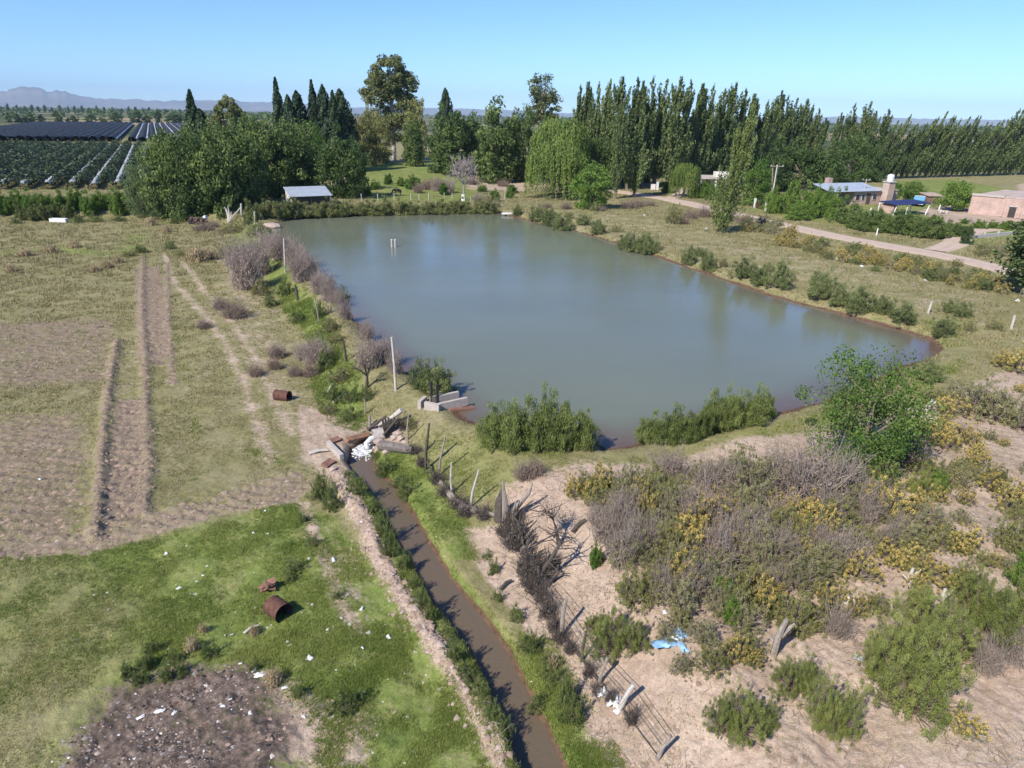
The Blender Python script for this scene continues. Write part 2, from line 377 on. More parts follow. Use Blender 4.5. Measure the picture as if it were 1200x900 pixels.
# ------------------------------------------------------------------ plant kinds: each kind is a few (trunk/stems mesh, crown mesh) pairs, unit height
BARK = plain('grey_bark', (.20, .16, .12), .9, .35, 8); PALEBARK = plain('pale_bark', (.52, .47, .40), .85, .3, 5)
TWIG = plain('grey_twig', (.33, .27, .225), .9, .3, 5); DARKTWIG = plain('dark_twig', (.10, .082, .072), .95, .35, 6); DTWIG = plain('brown_twig', (.24, .185, .145), .9, .3, 5)
LM = dict(
 broad=leafmat('broad_leaf', (.044, .075, .021), (.150, .192, .058)), wgrey=leafmat('silver_willow_leaf', (.055, .085, .038), (.15, .19, .085)), mesq=leafmat('mesquite_leaf', (.036, .075, .014), (.115, .175, .038)), bright=leafmat('bright_leaf', (.045, .095, .014), (.15, .22, .045)),
 dark=leafmat('dark_leaf', (.026, .052, .015), (.088, .128, .036)), poplar=leafmat('poplar_leaf', (.052, .080, .028), (.170, .205, .078)),
 palepop=leafmat('pale_poplar_leaf', (.075, .105, .030), (.21, .245, .085)), conifer=leafmat('conifer_leaf', (.014, .030, .016), (.048, .074, .033), .08),
 euc=leafmat('eucalyptus_leaf', (.062, .082, .030), (.195, .205, .080)), willow=leafmat('willow_leaf', (.05, .088, .018), (.165, .215, .052)),
 olive=leafmat('olive_leaf', (.088, .100, .032), (.245, .235, .085)), grey=leafmat('sage_leaf', (.125, .125, .060), (.29, .275, .14)),
 yellow=leafmat('yellow_flower', (.24, .18, .05), (.46, .345, .11), .15), shrub=leafmat('shrub_leaf', (.070, .092, .032), (.19, .215, .085)),
 feather=leafmat('feathery_leaf', (.100, .125, .032), (.255, .275, .085)), nearwil=leafmat('near_willow_leaf', (.060, .085, .022), (.20, .235, .075)), weed=leafmat('weed_leaf', (.060, .090, .024), (.165, .19, .065)),
 pink=leafmat('dry_tamarisk', (.20, .145, .125), (.36, .265, .235), .15), straw=leafmat('straw_leaf', (.22, .17, .085), (.42, .33, .19), .15),
 dead=leafmat('dead_brush', (.15, .11, .085), (.30, .22, .17), .1), reed=leafmat('reed_leaf', (.065, .085, .026), (.21, .215, .085)))

def trunkmb(h, r, lean=0, branches=0, q=rng, spread=.2, top=.8):
    m = MB(); p = [(lean * f ** 1.6, .012 * math.sin(5 * f), f * h) for f in (0, .15, .35, .6, .85, 1)]
    m.tube(p, [r * 1.3, r, r * .85, r * .65, r * .4, r * .15], 7)
    for i in range(branches):
        f = q.uniform(.3, .9); a = q.uniform(0, 6.28); b = Vector((lean * f ** 1.6, 0, f * h)); L = spread * q.uniform(.6, 1.1)
        e = b + Vector((math.cos(a) * L, math.sin(a) * L, L * q.uniform(.5, 1.2)))
        m.tube([b, (b + e) / 2 + Vector((0, 0, -.01)), e], [r * .45, r * .32, r * .1], 5)
    return m
def k_broad(q, R=.42, z0=.12, leaf=.022, nc=95, per=75, mat='broad', flat=1., bark=BARK, tr=.028):
    d = unit(q.normal(size=(nc, 3))); d[:, 2] = np.clip(d[:, 2], -.62, 1); rad = q.uniform(.45, 1., nc) ** .5
    lob = 1 + .28 * np.sin(np.arctan2(d[:, 1], d[:, 0]) * 3 + q.uniform(0, 6)) * q.uniform(.4, 1) + .18 * q.normal(size=nc)
    P = d * (rad * lob)[:, None] * np.array([R * .86, R * .86, 1.]); P[:, 2] = z0 + .05 + (P[:, 2] + .62) / 1.62 * (.88 - z0)
    P[:, 2] = np.where(P[:, 2] > .5, .5 + (P[:, 2] - .5) * flat, P[:, 2])
    V, Fc, t = clumps(P, q.uniform(.07, .15, nc) * (R / .42) ** .5, per, leaf, q)
    return trunkmb(.7, tr, q.uniform(-.04, .04), 9, q, R * .6).mesh('trunk', bark), npmesh('crown', V, Fc, LM[mat], {'tone': t})
def k_poplar(q, R=.085, lean=.0, leaf=.012, ns=46, mat='poplar', z0=.08):
    P, T, N = [], [], []; R *= q.uniform(.75, 1.25); ns = int(ns * q.uniform(.75, 1.2)); gap = q.uniform(.3, .9), q.uniform(0, 6.28)
    for i in range(ns):
        zb = z0 + (q.random() ** 1.1) * .68; a = q.uniform(0, 6.283)
        if abs(zb + .1 - gap[0]) < .12 and math.cos(a - gap[1]) > .2: continue
        L = q.uniform(.16, .34) * (1 - .45 * zb); out = R * (1.15 - .75 * zb) * q.uniform(.5, 1.1); tn = q.uniform(.1, .9)
        for f in np.linspace(0, 1, 9):
            z = zb + L * f; rr = out * f ** .55
            if z > 1: break
            P.append((math.cos(a) * rr + lean * z ** 1.7, math.sin(a) * rr, z)); T.append(tn); 
    for z in np.linspace(.4, .99, 46): P.append((lean * z ** 1.7 + q.normal(0, R * .45 * (1.06 - z)), q.normal(0, R * .45 * (1.06 - z)), z)); T.append(q.uniform(.2, .9))
    P = np.array(P); T = np.array(T); rr = (.030 - .017 * P[:, 2]) * q.uniform(.6, 1.3, len(P))
    V, Fc, t = clumps(P, rr, 17, leaf, q, .5, .6, np.clip(T + q.normal(0, .1, len(T)), 0, 1), 1.9, .4, np.array([lean * 1.5, 0, 1.]))
    return trunkmb(.8, .013, lean, 0, q).mesh('trunk', BARK), npmesh('crown', V, Fc, LM[mat], {'tone': t})
def k_cypress(q, R=.10, leaf=.015, mat='conifer', n=5200, pw=.8):
    z = .03 + .97 * q.random(n) ** 1.25; a = q.uniform(0, 6.283, n)
    lobe = 1 + .25 * np.sin(a * 3 + z * 9) + .22 * np.sin(a * 5 - z * 23)
    r = R * (1 - z) ** pw * lobe * np.minimum(1, .35 + z * 5) * (1 - .4 * q.random(n) ** 2)
    C = np.stack([np.cos(a) * r, np.sin(a) * r, z], 1); N = np.stack([np.cos(a), np.sin(a), .3 + 0 * a], 1)
    V, Fc = cards(C, N, leaf, .45, .6, np.array([0, 0, 1.]), q); t = np.clip(.5 + .25 * np.sin(a * 4 + z * 14) + q.normal(0, .2, n), 0, 1)
    return trunkmb(.8, .016, 0, 0, q).mesh('trunk', BARK), npmesh('crown', V, Fc, LM[mat], {'tone': np.repeat(t, 4)})
def k_euc(q, lobes, leaf=.0115, per=130, mat='euc', h0=.1):
    """tall open crown: clumps hung on limbs, bare pale trunk below; lobes = (x, z, rx, rz, clumps)"""
    P, m = [], MB(); m.tube([(0, 0, 0), (.005, 0, .3), (0, .005, .55), (.01, 0, .85)], [.022, .016, .012, .003], 8)
    for x, z, rx, rz, n in lobes:
        for i in range(n):
            d = unit(q.normal(size=3)) * q.uniform(.55, 1) ** .6; p = np.array([x + d[0] * rx, d[1] * rx, z + d[2] * rz]); P.append(p)
            if i % 3 == 0:
                s = np.array([0, 0, max(.2, min(.8, p[2] - .12))]); m.tube([s, (s + p) / 2 + [0, 0, .02], p], [.006, .004, .0015], 4)
    P = np.array(P); V, Fc, t = clumps(P, q.uniform(.030, .066, len(P)), per, leaf, q, .5)
    return m.mesh('trunk', PALEBARK), npmesh('crown', V, Fc, LM[mat], {'tone': t})
def k_willow(q, R=.5, leaf=.020, ns=420, mat='willow'):
    P, T = [], []
    lump = [(unit(q.normal(size=3)), q.uniform(.2, .8)) for _ in range(12)]
    for i in range(ns):
        a = q.uniform(0, 6.283); f = q.random() ** .5; k = int(q.integers(12)); 
        rr = R * (.25 + .75 * f); top = .5 + .48 * math.sqrt(max(0, 1 - f * f * .85)) + q.normal(0, .03); L = q.uniform(.25, .85) * (.5 + .5 * f); tn = np.clip(.5 + .35 * math.sin(a * 4 + f * 6) + q.normal(0, .12), 0, 1)
        for z in np.arange(top, max(top - L, .03), -.022):
            b = 1 + .10 * (top - z); P.append((math.cos(a) * rr * b + q.normal(0, .006), math.sin(a) * rr * b + q.normal(0, .006), z)); T.append((tn, math.cos(a), math.sin(a)))
    P = np.array(P); T = np.array(T); P = np.repeat(P, 2, 0) + q.normal(0, .010, (len(P) * 2, 3)); T = np.repeat(T, 2, 0)
    N = np.stack([T[:, 1], T[:, 2], .5 + 0 * T[:, 1]], 1)
    V, Fc = cards(P, N, leaf, .38, .55, np.array([0, 0, 1.]), q)
    return trunkmb(.8, .035, .05, 8, q, .3).mesh('trunk', BARK), npmesh('crown', V, Fc, LM[mat], {'tone': np.repeat(np.clip(T[:, 0] + q.normal(0, .1, len(T)), 0, 1), 4)})

def stems_to(P, q, r=.010, base=.06, mat=DTWIG):
    S = np.zeros_like(P); S[:, :2] = q.normal(0, base, (len(P), 2))
    V, Fq = twigs(S, P, r, r * .35, q, .12); return npmesh('stems', V, Fq, mat)
def k_shrub(q, R=.6, nc=90, per=60, leaf=.035, mat='shrub', cr=(.07, .15), zmin=.1, up_=None, twig=DTWIG, asp=.5, top=None, r=.010, openness=.0):
    """a bush of unit height: stems fan out of the root, leaf clumps at their ends"""
    d = unit(q.normal(size=(nc, 3))); d[:, 2] = np.abs(d[:, 2]); rad = q.uniform(.35, 1, nc) ** .6
    lob = 1 + .3 * np.sin(np.arctan2(d[:, 1], d[:, 0]) * q.integers(2, 5) + q.uniform(0, 6)) + .15 * q.normal(size=nc)
    P = d * (rad * np.clip(lob, .4, 1.5))[:, None] * np.array([R, R, .9]); P[:, 2] = zmin + P[:, 2] * (1 - zmin)
    V, Fc, t = clumps(P, q.uniform(*cr, nc), per, leaf, q, asp, .75, None, .8, .8, up_)
    st = stems_to(P, q, r, mat=twig)
    if top:   # flower heads over the leafy body
        k = P[:, 2] + .6 * np.hypot(P[:, 0], P[:, 1]) / R > q.uniform(.55, .85, nc)
        P2 = P[k] + [0, 0, .05]
        if len(P2) > 3:
            V2, F2, t2 = clumps(P2, q.uniform(.06, .12, len(P2)), int(per * .8), leaf * .8, q, .8, .8, None, .6, .5)
            return st, npmesh('foliage', np.concatenate([V, V2]), [(Fc, 0), (F2 + len(V), 1)], [LM[mat], LM[top]], {'tone': np.concatenate([t, t2])})
    return st, npmesh('foliage', V, Fc, LM[mat], {'tone': t})
def k_tangle(q, R=.8, n=420, mat='dead', twig=TWIG, leafn=900, leaf=.03, r=.012, upright=.5):
    """a mound of bare grey twigs with a little dead leaf"""
    S = q.normal(0, R * .28, (n, 3)); S[:, 2] = np.abs(S[:, 2]) * .4
    d = unit(q.normal(size=(n, 3))); d[:, 2] = np.abs(d[:, 2]) + upright; E = S * .4 + unit(d) * np.array([R, R, .95]) * q.uniform(.5, 1, (n, 1)) * (1 + .3 * np.sin(np.arctan2(d[:, 1], d[:, 0]) * 3 + q.uniform(0, 6)) + .25 * np.sin(np.arctan2(d[:, 1], d[:, 0]) * 5 + q.uniform(0, 6)))[:, None] * np.where(q.random((n, 1)) < .12, 1.3, 1)
    V, Fq = twigs(S, E, r, r * .3, q, .25); i = q.integers(0, n, n * 2)
    f = q.uniform(.3, .9, (n * 2, 1)); S2 = S[i] + (E[i] - S[i]) * f; E2 = S2 + unit(q.normal(size=(n * 2, 3)) + [0, 0, .4]) * q.uniform(.12, .35, (n * 2, 1))
    V2, F2 = twigs(S2, E2, r * .5, r * .2, q, .2); st = npmesh('stems', np.concatenate([V, V2]), np.concatenate([Fq, F2 + len(V)]), twig)
    C = E2[q.integers(0, len(E2), leafn)] + q.normal(0, .04, (leafn, 3)); C[:, 2] = np.abs(C[:, 2])
    V3, F3 = cards(C, C + [0, 0, .2], leaf, .3, .9, None, q)
    return st, npmesh('foliage', V3, F3, LM[mat], {'tone': np.repeat(q.random(leafn), 4)})
def k_spray(q, R=.6, n=260, leaf=.05, mat='reed', per=9, twig=DTWIG, droop=.12):
    """upright wands with narrow leaves: reeds, young willow, tamarisk"""
    S = q.normal(0, R * .4, (n, 3)); S[:, 2] = 0; E = S * 1.35 + q.normal(0, R * .22, (n, 3)); rr = np.hypot(S[:, 0], S[:, 1]) / R; E[:, :2] *= 1.25; E[:, 2] = q.uniform(.6, 1, n) * (1 - .62 * np.clip(rr, 0, 1.15) ** 1.7) * (1 + .16 * np.sin(np.arctan2(S[:, 1], S[:, 0]) * 3 + rr * 5))
    V, Fq = twigs(S, E, .009, .003, q, .1); st = npmesh('stems', V, Fq, twig)
    f = q.uniform(.2, 1, (n, per, 1)); C = (S[:, None] + (E - S)[:, None] * f).reshape(-1, 3) + q.normal(0, .025, (n * per, 3))
    N = C * [1, 1, 0] + q.normal(0, .15, C.shape) + [0, 0, .25]
    tn = np.clip(np.repeat(q.uniform(.1, .9, n), per) + q.normal(0, .12, n * per), 0, 1)
    V3, F3 = cards(C, N, leaf, .3, .5, np.array([0, 0, 1.]), q)
    return st, npmesh('foliage', V3, F3, LM[mat], {'tone': np.repeat(tn, 4)})
def k_bare(q, n1=9):
    """a leafless tree"""
    m = MB(); m.tube([(0, 0, 0), (.01, 0, .15), (0, .01, .34)], [.035, .026, .020], 7)
    tips = []
    def grow(b, d, L, r, lv):
        e = b + d * L; mid = (b + e) / 2 + Vector(q.normal(0, L * .06, 3)); m.tube([b, mid, e], [max(r, .004), max(r * .75, .0036), max(r * .5, .003)], 4 if lv else 5, False)
        if lv >= 4: return
        for _ in range(4):
            nd = (d + Vector(q.normal(0, .55, 3)) + Vector((0, 0, .12))).normalized(); grow(b + (e - b) * q.uniform(.55, 1), nd, L * q.uniform(.6, .8), r * .52, lv + 1)
    for i in range(n1):
        a = i * 2.4; grow(Vector((0, 0, q.uniform(.22, .34))), Vector((math.cos(a) * .75, math.sin(a) * .75, q.uniform(.4, 1))).normalized(), .25, .013, 1)
    z = max(v[2] for v in m.v); w_ = max(math.hypot(v[0], v[1]) for v in m.v); m.v = [(x * .41 / w_, y * .41 / w_, zz / z) for x, y, zz in m.v]
    return m

KIND = {}
def reg(name, fn, variants=3, **k): KIND[name] = [fn(np.random.default_rng(sum(map(ord, name)) * 7 + i), **k) for i in range(variants)]
reg('broad', k_broad, 4, R=.5, z0=.0, nc=120)
reg('dark', k_broad, 4, R=.46, mat='dark', z0=.0)
reg('bright', k_broad, 3, R=.5, mat='bright', z0=.04)
reg('olive', k_broad, 3, R=.42, mat='olive', z0=.05)
reg('rounded', k_broad, 3, R=.34, mat='broad', z0=.02, nc=120)
reg('umbrella', k_broad, 1, R=.62, mat='bright', z0=.10, flat=.85, nc=120, per=90)
reg('mesquite', k_broad, 1, R=.62, mat='mesq', z0=.02, nc=125, per=130, leaf=.013, tr=.03)
reg('silverwillow', k_broad, 2, R=.46, mat='wgrey', z0=.0, nc=130, per=90, leaf=.016)
reg('poplar', k_poplar, 5, R=.115, lean=.035, ns=62)
reg('windpoplar', k_poplar, 4, R=.12, lean=.26, z0=.03)
reg('palepoplar', k_poplar, 1, R=.14, lean=.16, mat='palepop', z0=.02, ns=90, leaf=.009)
reg('farpoplar', k_poplar, 2, R=.16, leaf=.03, ns=30, z0=.02)
reg('cypress', k_cypress, 3)
reg('spruce', k_cypress, 3, R=.19, leaf=.02, pw=.65)
reg('willow', k_willow, 2)
reg('fartree', k_broad, 2, R=.42, leaf=.05, nc=40, per=40, mat='dark', z0=.0)
reg('rivershrub', k_shrub, 4, R=.66, mat='shrub', nc=110, per=75, leaf=.034, cr=(.09, .18), asp=.35, up_=np.array([0, 0, 1.]))
reg('reedbush', k_shrub, 4, R=.6, mat='reed', nc=100, per=60, leaf=.05, cr=(.10, .2), asp=.3, up_=np.array([0, 0, 1.]))
reg('nearwillow', k_shrub, 4, R=.62, mat='nearwil', nc=150, per=110, leaf=.032, cr=(.10, .2), asp=.28, up_=np.array([0, 0, 1.]))
reg('hedge', k_shrub, 4, R=.66, mat='bright', nc=120, per=95, leaf=.034, cr=(.10, .2))
reg('darkhedge', k_shrub, 4, R=.66, mat='broad', nc=120, per=95, leaf=.034, cr=(.10, .2))
reg('yellow', k_shrub, 4, R=1.0, mat='olive', top='yellow', nc=120, per=50, leaf=.026, cr=(.05, .12), twig=TWIG, r=.012)
reg('sage', k_shrub, 4, R=1.05, mat='grey', nc=170, per=46, leaf=.026, cr=(.05, .13), twig=TWIG, r=.014)
reg('oliveshrub', k_shrub, 4, R=1.0, mat='olive', nc=140, per=58, leaf=.026, cr=(.06, .14), twig=TWIG, r=.012)
reg('feather', k_shrub, 4, R=1.15, mat='feather', nc=190, per=130, leaf=.022, cr=(.07, .15), asp=.28, twig=DTWIG)
reg('tangle', k_tangle, 3)
reg('tamarisk', k_tangle, 4, mat='pink', leafn=1800, leaf=.026, R=.7, n=420, r=.009, upright=.65)
reg('thorn', k_tangle, 3, mat='dead', leafn=350, R=.9, n=130, upright=.35, twig=DARKTWIG, r=.016)
reg('tumble', k_tangle, 3, mat='dead', leafn=1500, R=.9, n=260, upright=.2, twig=DTWIG)
reg('weed', k_shrub, 4, R=1.1, mat='weed', nc=85, per=42, leaf=.055, cr=(.12, .26), zmin=.03, asp=.35)
reg('straw', k_spray, 3, R=.8, n=220, leaf=.08, per=7, mat='straw', twig=TWIG)

def place(kind, name, p, h, w, label, cat, group=None, rz=None, unitw=None, tint=None):
    """one tree (empty > trunk, crown) or one shrub (foliage mesh > stems) of height h and width w metres at p"""
    vs = KIND[kind]; a, b = vs[place.n % len(vs)]; place.n += 1
    rz = random.uniform(0, 6.283) if rz is None else rz
    if a.name.startswith('trunk'):
        o = empty(name, p, rz); t = link('trunk', a, o); c = link('crown', b, o)
    else:
        o = link(name, b); o.location = p; o.rotation_euler = (0, 0, rz); link('stems', a, o)
    uw = unitw or UW.setdefault(kind, max(float(np.ptp([v.co.x for v in vs[0][1].vertices])), .05))
    s = w / uw; o.scale = (s, s, h)
    tag(o, label, cat, group); return o
place.n = 0; UW = {}
def plant(kind, name, px, py, top, wpx_, label=None, cat='tree', group=None, rz=None, sink=.03):
    p = GT(px, py); h = hpx(p, top); o = place(kind, name, p - Vector((0, 0, sink)), h, wpx(p, wpx_), label, cat, group, rz); return o
def pthru(kind, name, px, base, top, w, label, group=None, rz=None):
    return plant(kind, name, px, base, top, w, label, 'tree', group, rz)
# ------------------------------------------------------------------ camera, sky, sun
cam = bpy.data.cameras.new('camera'); co = link('camera', cam); SC.camera = co
co.matrix_world = Matrix([[rt[i], up[i], -fw[i], EYE[i]] for i in range(3)] + [[0, 0, 0, 1]])
cam.sensor_width = 36; cam.lens = 36 * F / 1200; cam.clip_start = .1; cam.clip_end = 60000
SUN_EL, SUN_AZ = 43., 230.   # azimuth of the sun in degrees from +X counter-clockwise (behind the camera, to the left)
w = bpy.data.worlds.new('World'); SC.world = w; w.use_nodes = True
sky = w.node_tree.nodes.new('ShaderNodeTexSky'); sky.sky_type = 'NISHITA'; sky.sun_disc = False
sky.sun_elevation = math.radians(SUN_EL); sky.sun_rotation = math.radians(90 - SUN_AZ); sky.altitude = 1500; sky.air_density = 1.0; sky.dust_density = 0.; sky.ozone_density = 3.
mx = w.node_tree.nodes.new('ShaderNodeMix'); mx.data_type = 'RGBA'; mx.blend_type = 'MULTIPLY'; mx.inputs[0].default_value = 1; mx.inputs[7].default_value = (.56, .76, 1.06, 1)
w.node_tree.links.new(sky.outputs[0], mx.inputs[6]); w.node_tree.links.new(mx.outputs[2], w.node_tree.nodes['Background'].inputs[0]); w.node_tree.nodes['Background'].inputs[1].default_value = .13
sl = bpy.data.lights.new('sun', 'SUN'); sl.energy = 4.5; sl.angle = math.radians(.53); sl.color = (1, .935, .82)
so = link('sun', sl); a, e = math.radians(SUN_AZ), math.radians(SUN_EL)
so.rotation_euler = Vector((math.cos(a) * math.cos(e), math.sin(a) * math.cos(e), math.sin(e))).to_track_quat('Z', 'Y').to_euler(); so.location = (0, 0, 60)
SC.view_settings.view_transform = 'Standard'; SC.view_settings.look = 'None'; SC.view_settings.exposure = .5; SC.view_settings.gamma = 1
SC.cycles.max_bounces = 6; SC.cycles.diffuse_bounces = 2; SC.cycles.glossy_bounces = 2; SC.cycles.transmission_bounces = 3; SC.cycles.transparent_max_bounces = 8; SC.cycles.volume_bounces = 0
SC.cycles.caustics_reflective = False; SC.cycles.caustics_refractive = False

# ------------------------------------------------------------------ ground
def ground_mat():
    m, n, l, b = nt('ground')
    co_ = n.new('ShaderNodeTexCoord').outputs['Object']
    at = lambda k: (lambda q: (setattr(q, 'attribute_name', k), q.outputs['Fac'])[1])(n.new('ShaderNodeAttribute'))
    nb = noise(n, l, .06, 4, .6, co_).outputs[0]; nm = noise(n, l, .55, 5, .65, co_).outputs[0]; nf = noise(n, l, 4.2, 5, .7, co_).outputs[0]; nx = noise(n, l, 17., 3, .7, co_).outputs[0]
    def edge(mask, amt=.9, src=None):
        s = mth(n, l, 'ADD', mth(n, l, 'MULTIPLY', nm, .45), mth(n, l, 'MULTIPLY', nf, .55)) if src is None else src
        v = mth(n, l, 'ADD', mask, mth(n, l, 'MULTIPLY', mth(n, l, 'SUBTRACT', s, .5), amt * 1.8))
        r = n.new('ShaderNodeMapRange'); r.interpolation_type = 'SMOOTHSTEP'; r.inputs[1].default_value = .28; r.inputs[2].default_value = .72
        l.new(v, r.inputs[0]); return r.outputs[0]
    mixn = mth(n, l, 'ADD', mth(n, l, 'MULTIPLY', nm, .5), mth(n, l, 'MULTIPLY', nf, .5))
    dry = ramp(n, l, mixn, (.33, (.142, .140, .052)), (.47, (.240, .220, .104)), (.62, (.32, .275, .17)))
    green = ramp(n, l, mixn, (.34, (.098, .142, .032)), (.5, (.185, .225, .062)), (.66, (.32, .295, .135)))
    bare = ramp(n, l, mixn, (.32, (.31, .225, .17)), (.5, (.44, .335, .262)), (.68, (.55, .44, .36)))
    plow = ramp(n, l, nf, (.32, (.15, .108, .082)), (.5, (.25, .19, .145)), (.68, (.315, .265, .17)))
    ash = ramp(n, l, nf, (.33, (.060, .046, .040)), (.5, (.150, .112, .092)), (.68, (.26, .195, .16)))
    mud = ramp(n, l, nf, (.3, (.085, .05, .034)), (.7, (.185, .115, .08)))
    far = ramp(n, l, noise(n, l, .0035, 3, .55, co_).outputs[0], (.40, (.045, .065, .028)), (.5, (.11, .12, .055)), (.60, (.33, .26, .15)))
    c = mix(n, l, edge(at('green')), dry, green)
    c = mix(n, l, edge(at('bare')), c, bare)
    c = mix(n, l, edge(at('plow'), 1.1), c, plow)
    c = mix(n, l, edge(at('ash'), 1.0), c, ash)
    c = mix(n, l, edge(at('wet'), .35), c, mud)
    c = mix(n, l, at('far'), c, far)
    c = mix(n, l, 1., c, ramp(n, l, nx, (.3, (.78, .78, .78)), (.7, (1.18, 1.18, 1.18))), 'MULTIPLY')
    c = mix(n, l, .8, c, ramp(n, l, nb, (.3, (.86, .88, .84)), (.7, (1.12, 1.10, 1.08))), 'MULTIPLY')
    l.new(c, b.inputs['Base Color']); b.inputs['Roughness'].default_value = .95; b.inputs['Specular IOR Level'].default_value = .1
    k = n.new('ShaderNodeBump'); k.inputs['Strength'].default_value = .9; k.inputs['Distance'].default_value = .07
    l.new(mth(n, l, 'ADD', mth(n, l, 'MULTIPLY', nf, .7), mth(n, l, 'MULTIPLY', nx, .4)), k.inputs['Height']); l.new(k.outputs[0], b.inputs['Normal'])
    return m
nr, nth_ = GZ.shape
idx = np.arange(nr * nth_).reshape(nr, nth_)
Fq = np.stack([idx[:-1, :-1], idx[:-1, 1:], idx[1:, 1:], idx[1:, :-1]], -1).reshape(-1, 4)[:, ::-1]
GV = np.stack([GXX, GYY, GZ], -1).reshape(-1, 3)
attrs = {k: v.ravel() for k, v in GM.items()}; attrs['far'] = sm(330, 430, np.hypot(GXX, GYY)).ravel()
tag(link('ground', npmesh('ground', GV, Fq, ground_mat(), attrs, True)), kind='structure')

# ------------------------------------------------------------------ water
def water_mat(name, base, rough, bump, scale, stretch=(1, 1, 1)):
    m, n, l, b = nt(name); mp = n.new('ShaderNodeMapping'); l.new(n.new('ShaderNodeTexCoord').outputs['Object'], mp.inputs[0]); mp.inputs['Scale'].default_value = stretch
    t = noise(n, l, scale, 3, .55, mp.outputs[0]); t2 = noise(n, l, .05, 3, .5, mp.outputs[0])
    at_ = n.new('ShaderNodeAttribute'); at_.attribute_name = 'shallow'; t3 = noise(n, l, .5, 3, .6)
    cw = ramp(n, l, t2.outputs[0], (.35, tuple(x * .93 for x in base)), (.65, tuple(x * 1.07 for x in base)))
    l.new(mix(n, l, mth(n, l, 'MULTIPLY', at_.outputs['Fac'], mth(n, l, 'ADD', t3.outputs[0], .35), clamp=True), cw, (.125, .085, .066)), b.inputs['Base Color'])
    l.new(ramp(n, l, noise(n, l, .035, 3, .6, mp.outputs[0]).outputs[0], (.38, (rough * .6,) * 3), (.62, (rough * 1.5,) * 3)), b.inputs['Roughness']); b.inputs['IOR'].default_value = 1.33
    k = n.new('ShaderNodeBump'); k.inputs['Strength'].default_value = bump; k.inputs['Distance'].default_value = .05
    l.new(t.outputs[0], k.inputs['Height']); l.new(k.outputs[0], b.inputs['Normal']); return m
def offset_poly(P, d):
    n = len(P); out = []
    area = sum(P[i][0] * P[(i + 1) % n][1] - P[(i + 1) % n][0] * P[i][1] for i in range(n)); s = 1 if area > 0 else -1
    for i in range(n):
        e = P[(i + 1) % n] - P[i - 1]; e = e / np.linalg.norm(e); out.append(P[i] + s * d * np.array([e[1], -e[0]]))
    return out
SDP = sdpoly(GXX, GYY, POND) if False else None
ri = (RR > 20) & (RR < 150); rows = np.where(ri)[0]; sub_ = np.ix_(rows, np.arange(len(TH))); SX, SY = GXX[sub_], GYY[sub_]; SD = np.full(SX.shape, 9.); fr = (np.abs(np.arctan2(SX, SY)) < 1.0); SD[fr] = sdpoly(SX[fr], SY[fr], POND)
c_ = (SD[:-1, :-1] < .85) & (SD[1:, :-1] < .85) & (SD[:-1, 1:] < .85) & (SD[1:, 1:] < .85); ids = np.arange(SX.size).reshape(SX.shape)
Q = np.stack([ids[:-1, :-1], ids[1:, :-1], ids[1:, 1:], ids[:-1, 1:]], -1)[c_]; un, inv = np.unique(Q, return_inverse=True); Q = inv.reshape(-1, 4)
shal = sm(-3.2, .1, SD.ravel()[un]) * np.clip(sm(75, 30, SY.ravel()[un]) * 1.0 + .25, 0, 1)
pm = npmesh('pond_water', np.stack([SX.ravel()[un], SY.ravel()[un], np.full(len(un), ZW)], 1), Q, water_mat('pond_water', (.152, .168, .118), .13, .26, 2.4, (1, 1.6, 1)), {'shallow': shal}, True)
if pm.polygons[0].normal.z < 0: pm.flip_normals()
tag(link('pond_water', pm), kind='structure')
dm = MB(); D = DITCH; vs = []
for i in range(len(D)):
    e = D[min(i + 1, len(D) - 1)] - D[max(i - 1, 0)]; e /= np.linalg.norm(e); nn = np.array([-e[1], e[0]])
    vs += [(*(D[i] + nn * 1.5), ZC), (*(D[i] - nn * 1.5), ZC)]
dm.add(vs, [(2 * i, 2 * i + 1, 2 * i + 3, 2 * i + 2) for i in range(len(D) - 1)])
dme = dm.mesh('ditch_water', water_mat('ditch_water', (.135, .102, .070), .09, .35, 6.))
if dme.polygons[0].normal.z < 0: dme.flip_normals()
tag(link('ditch_water', dme), kind='structure')

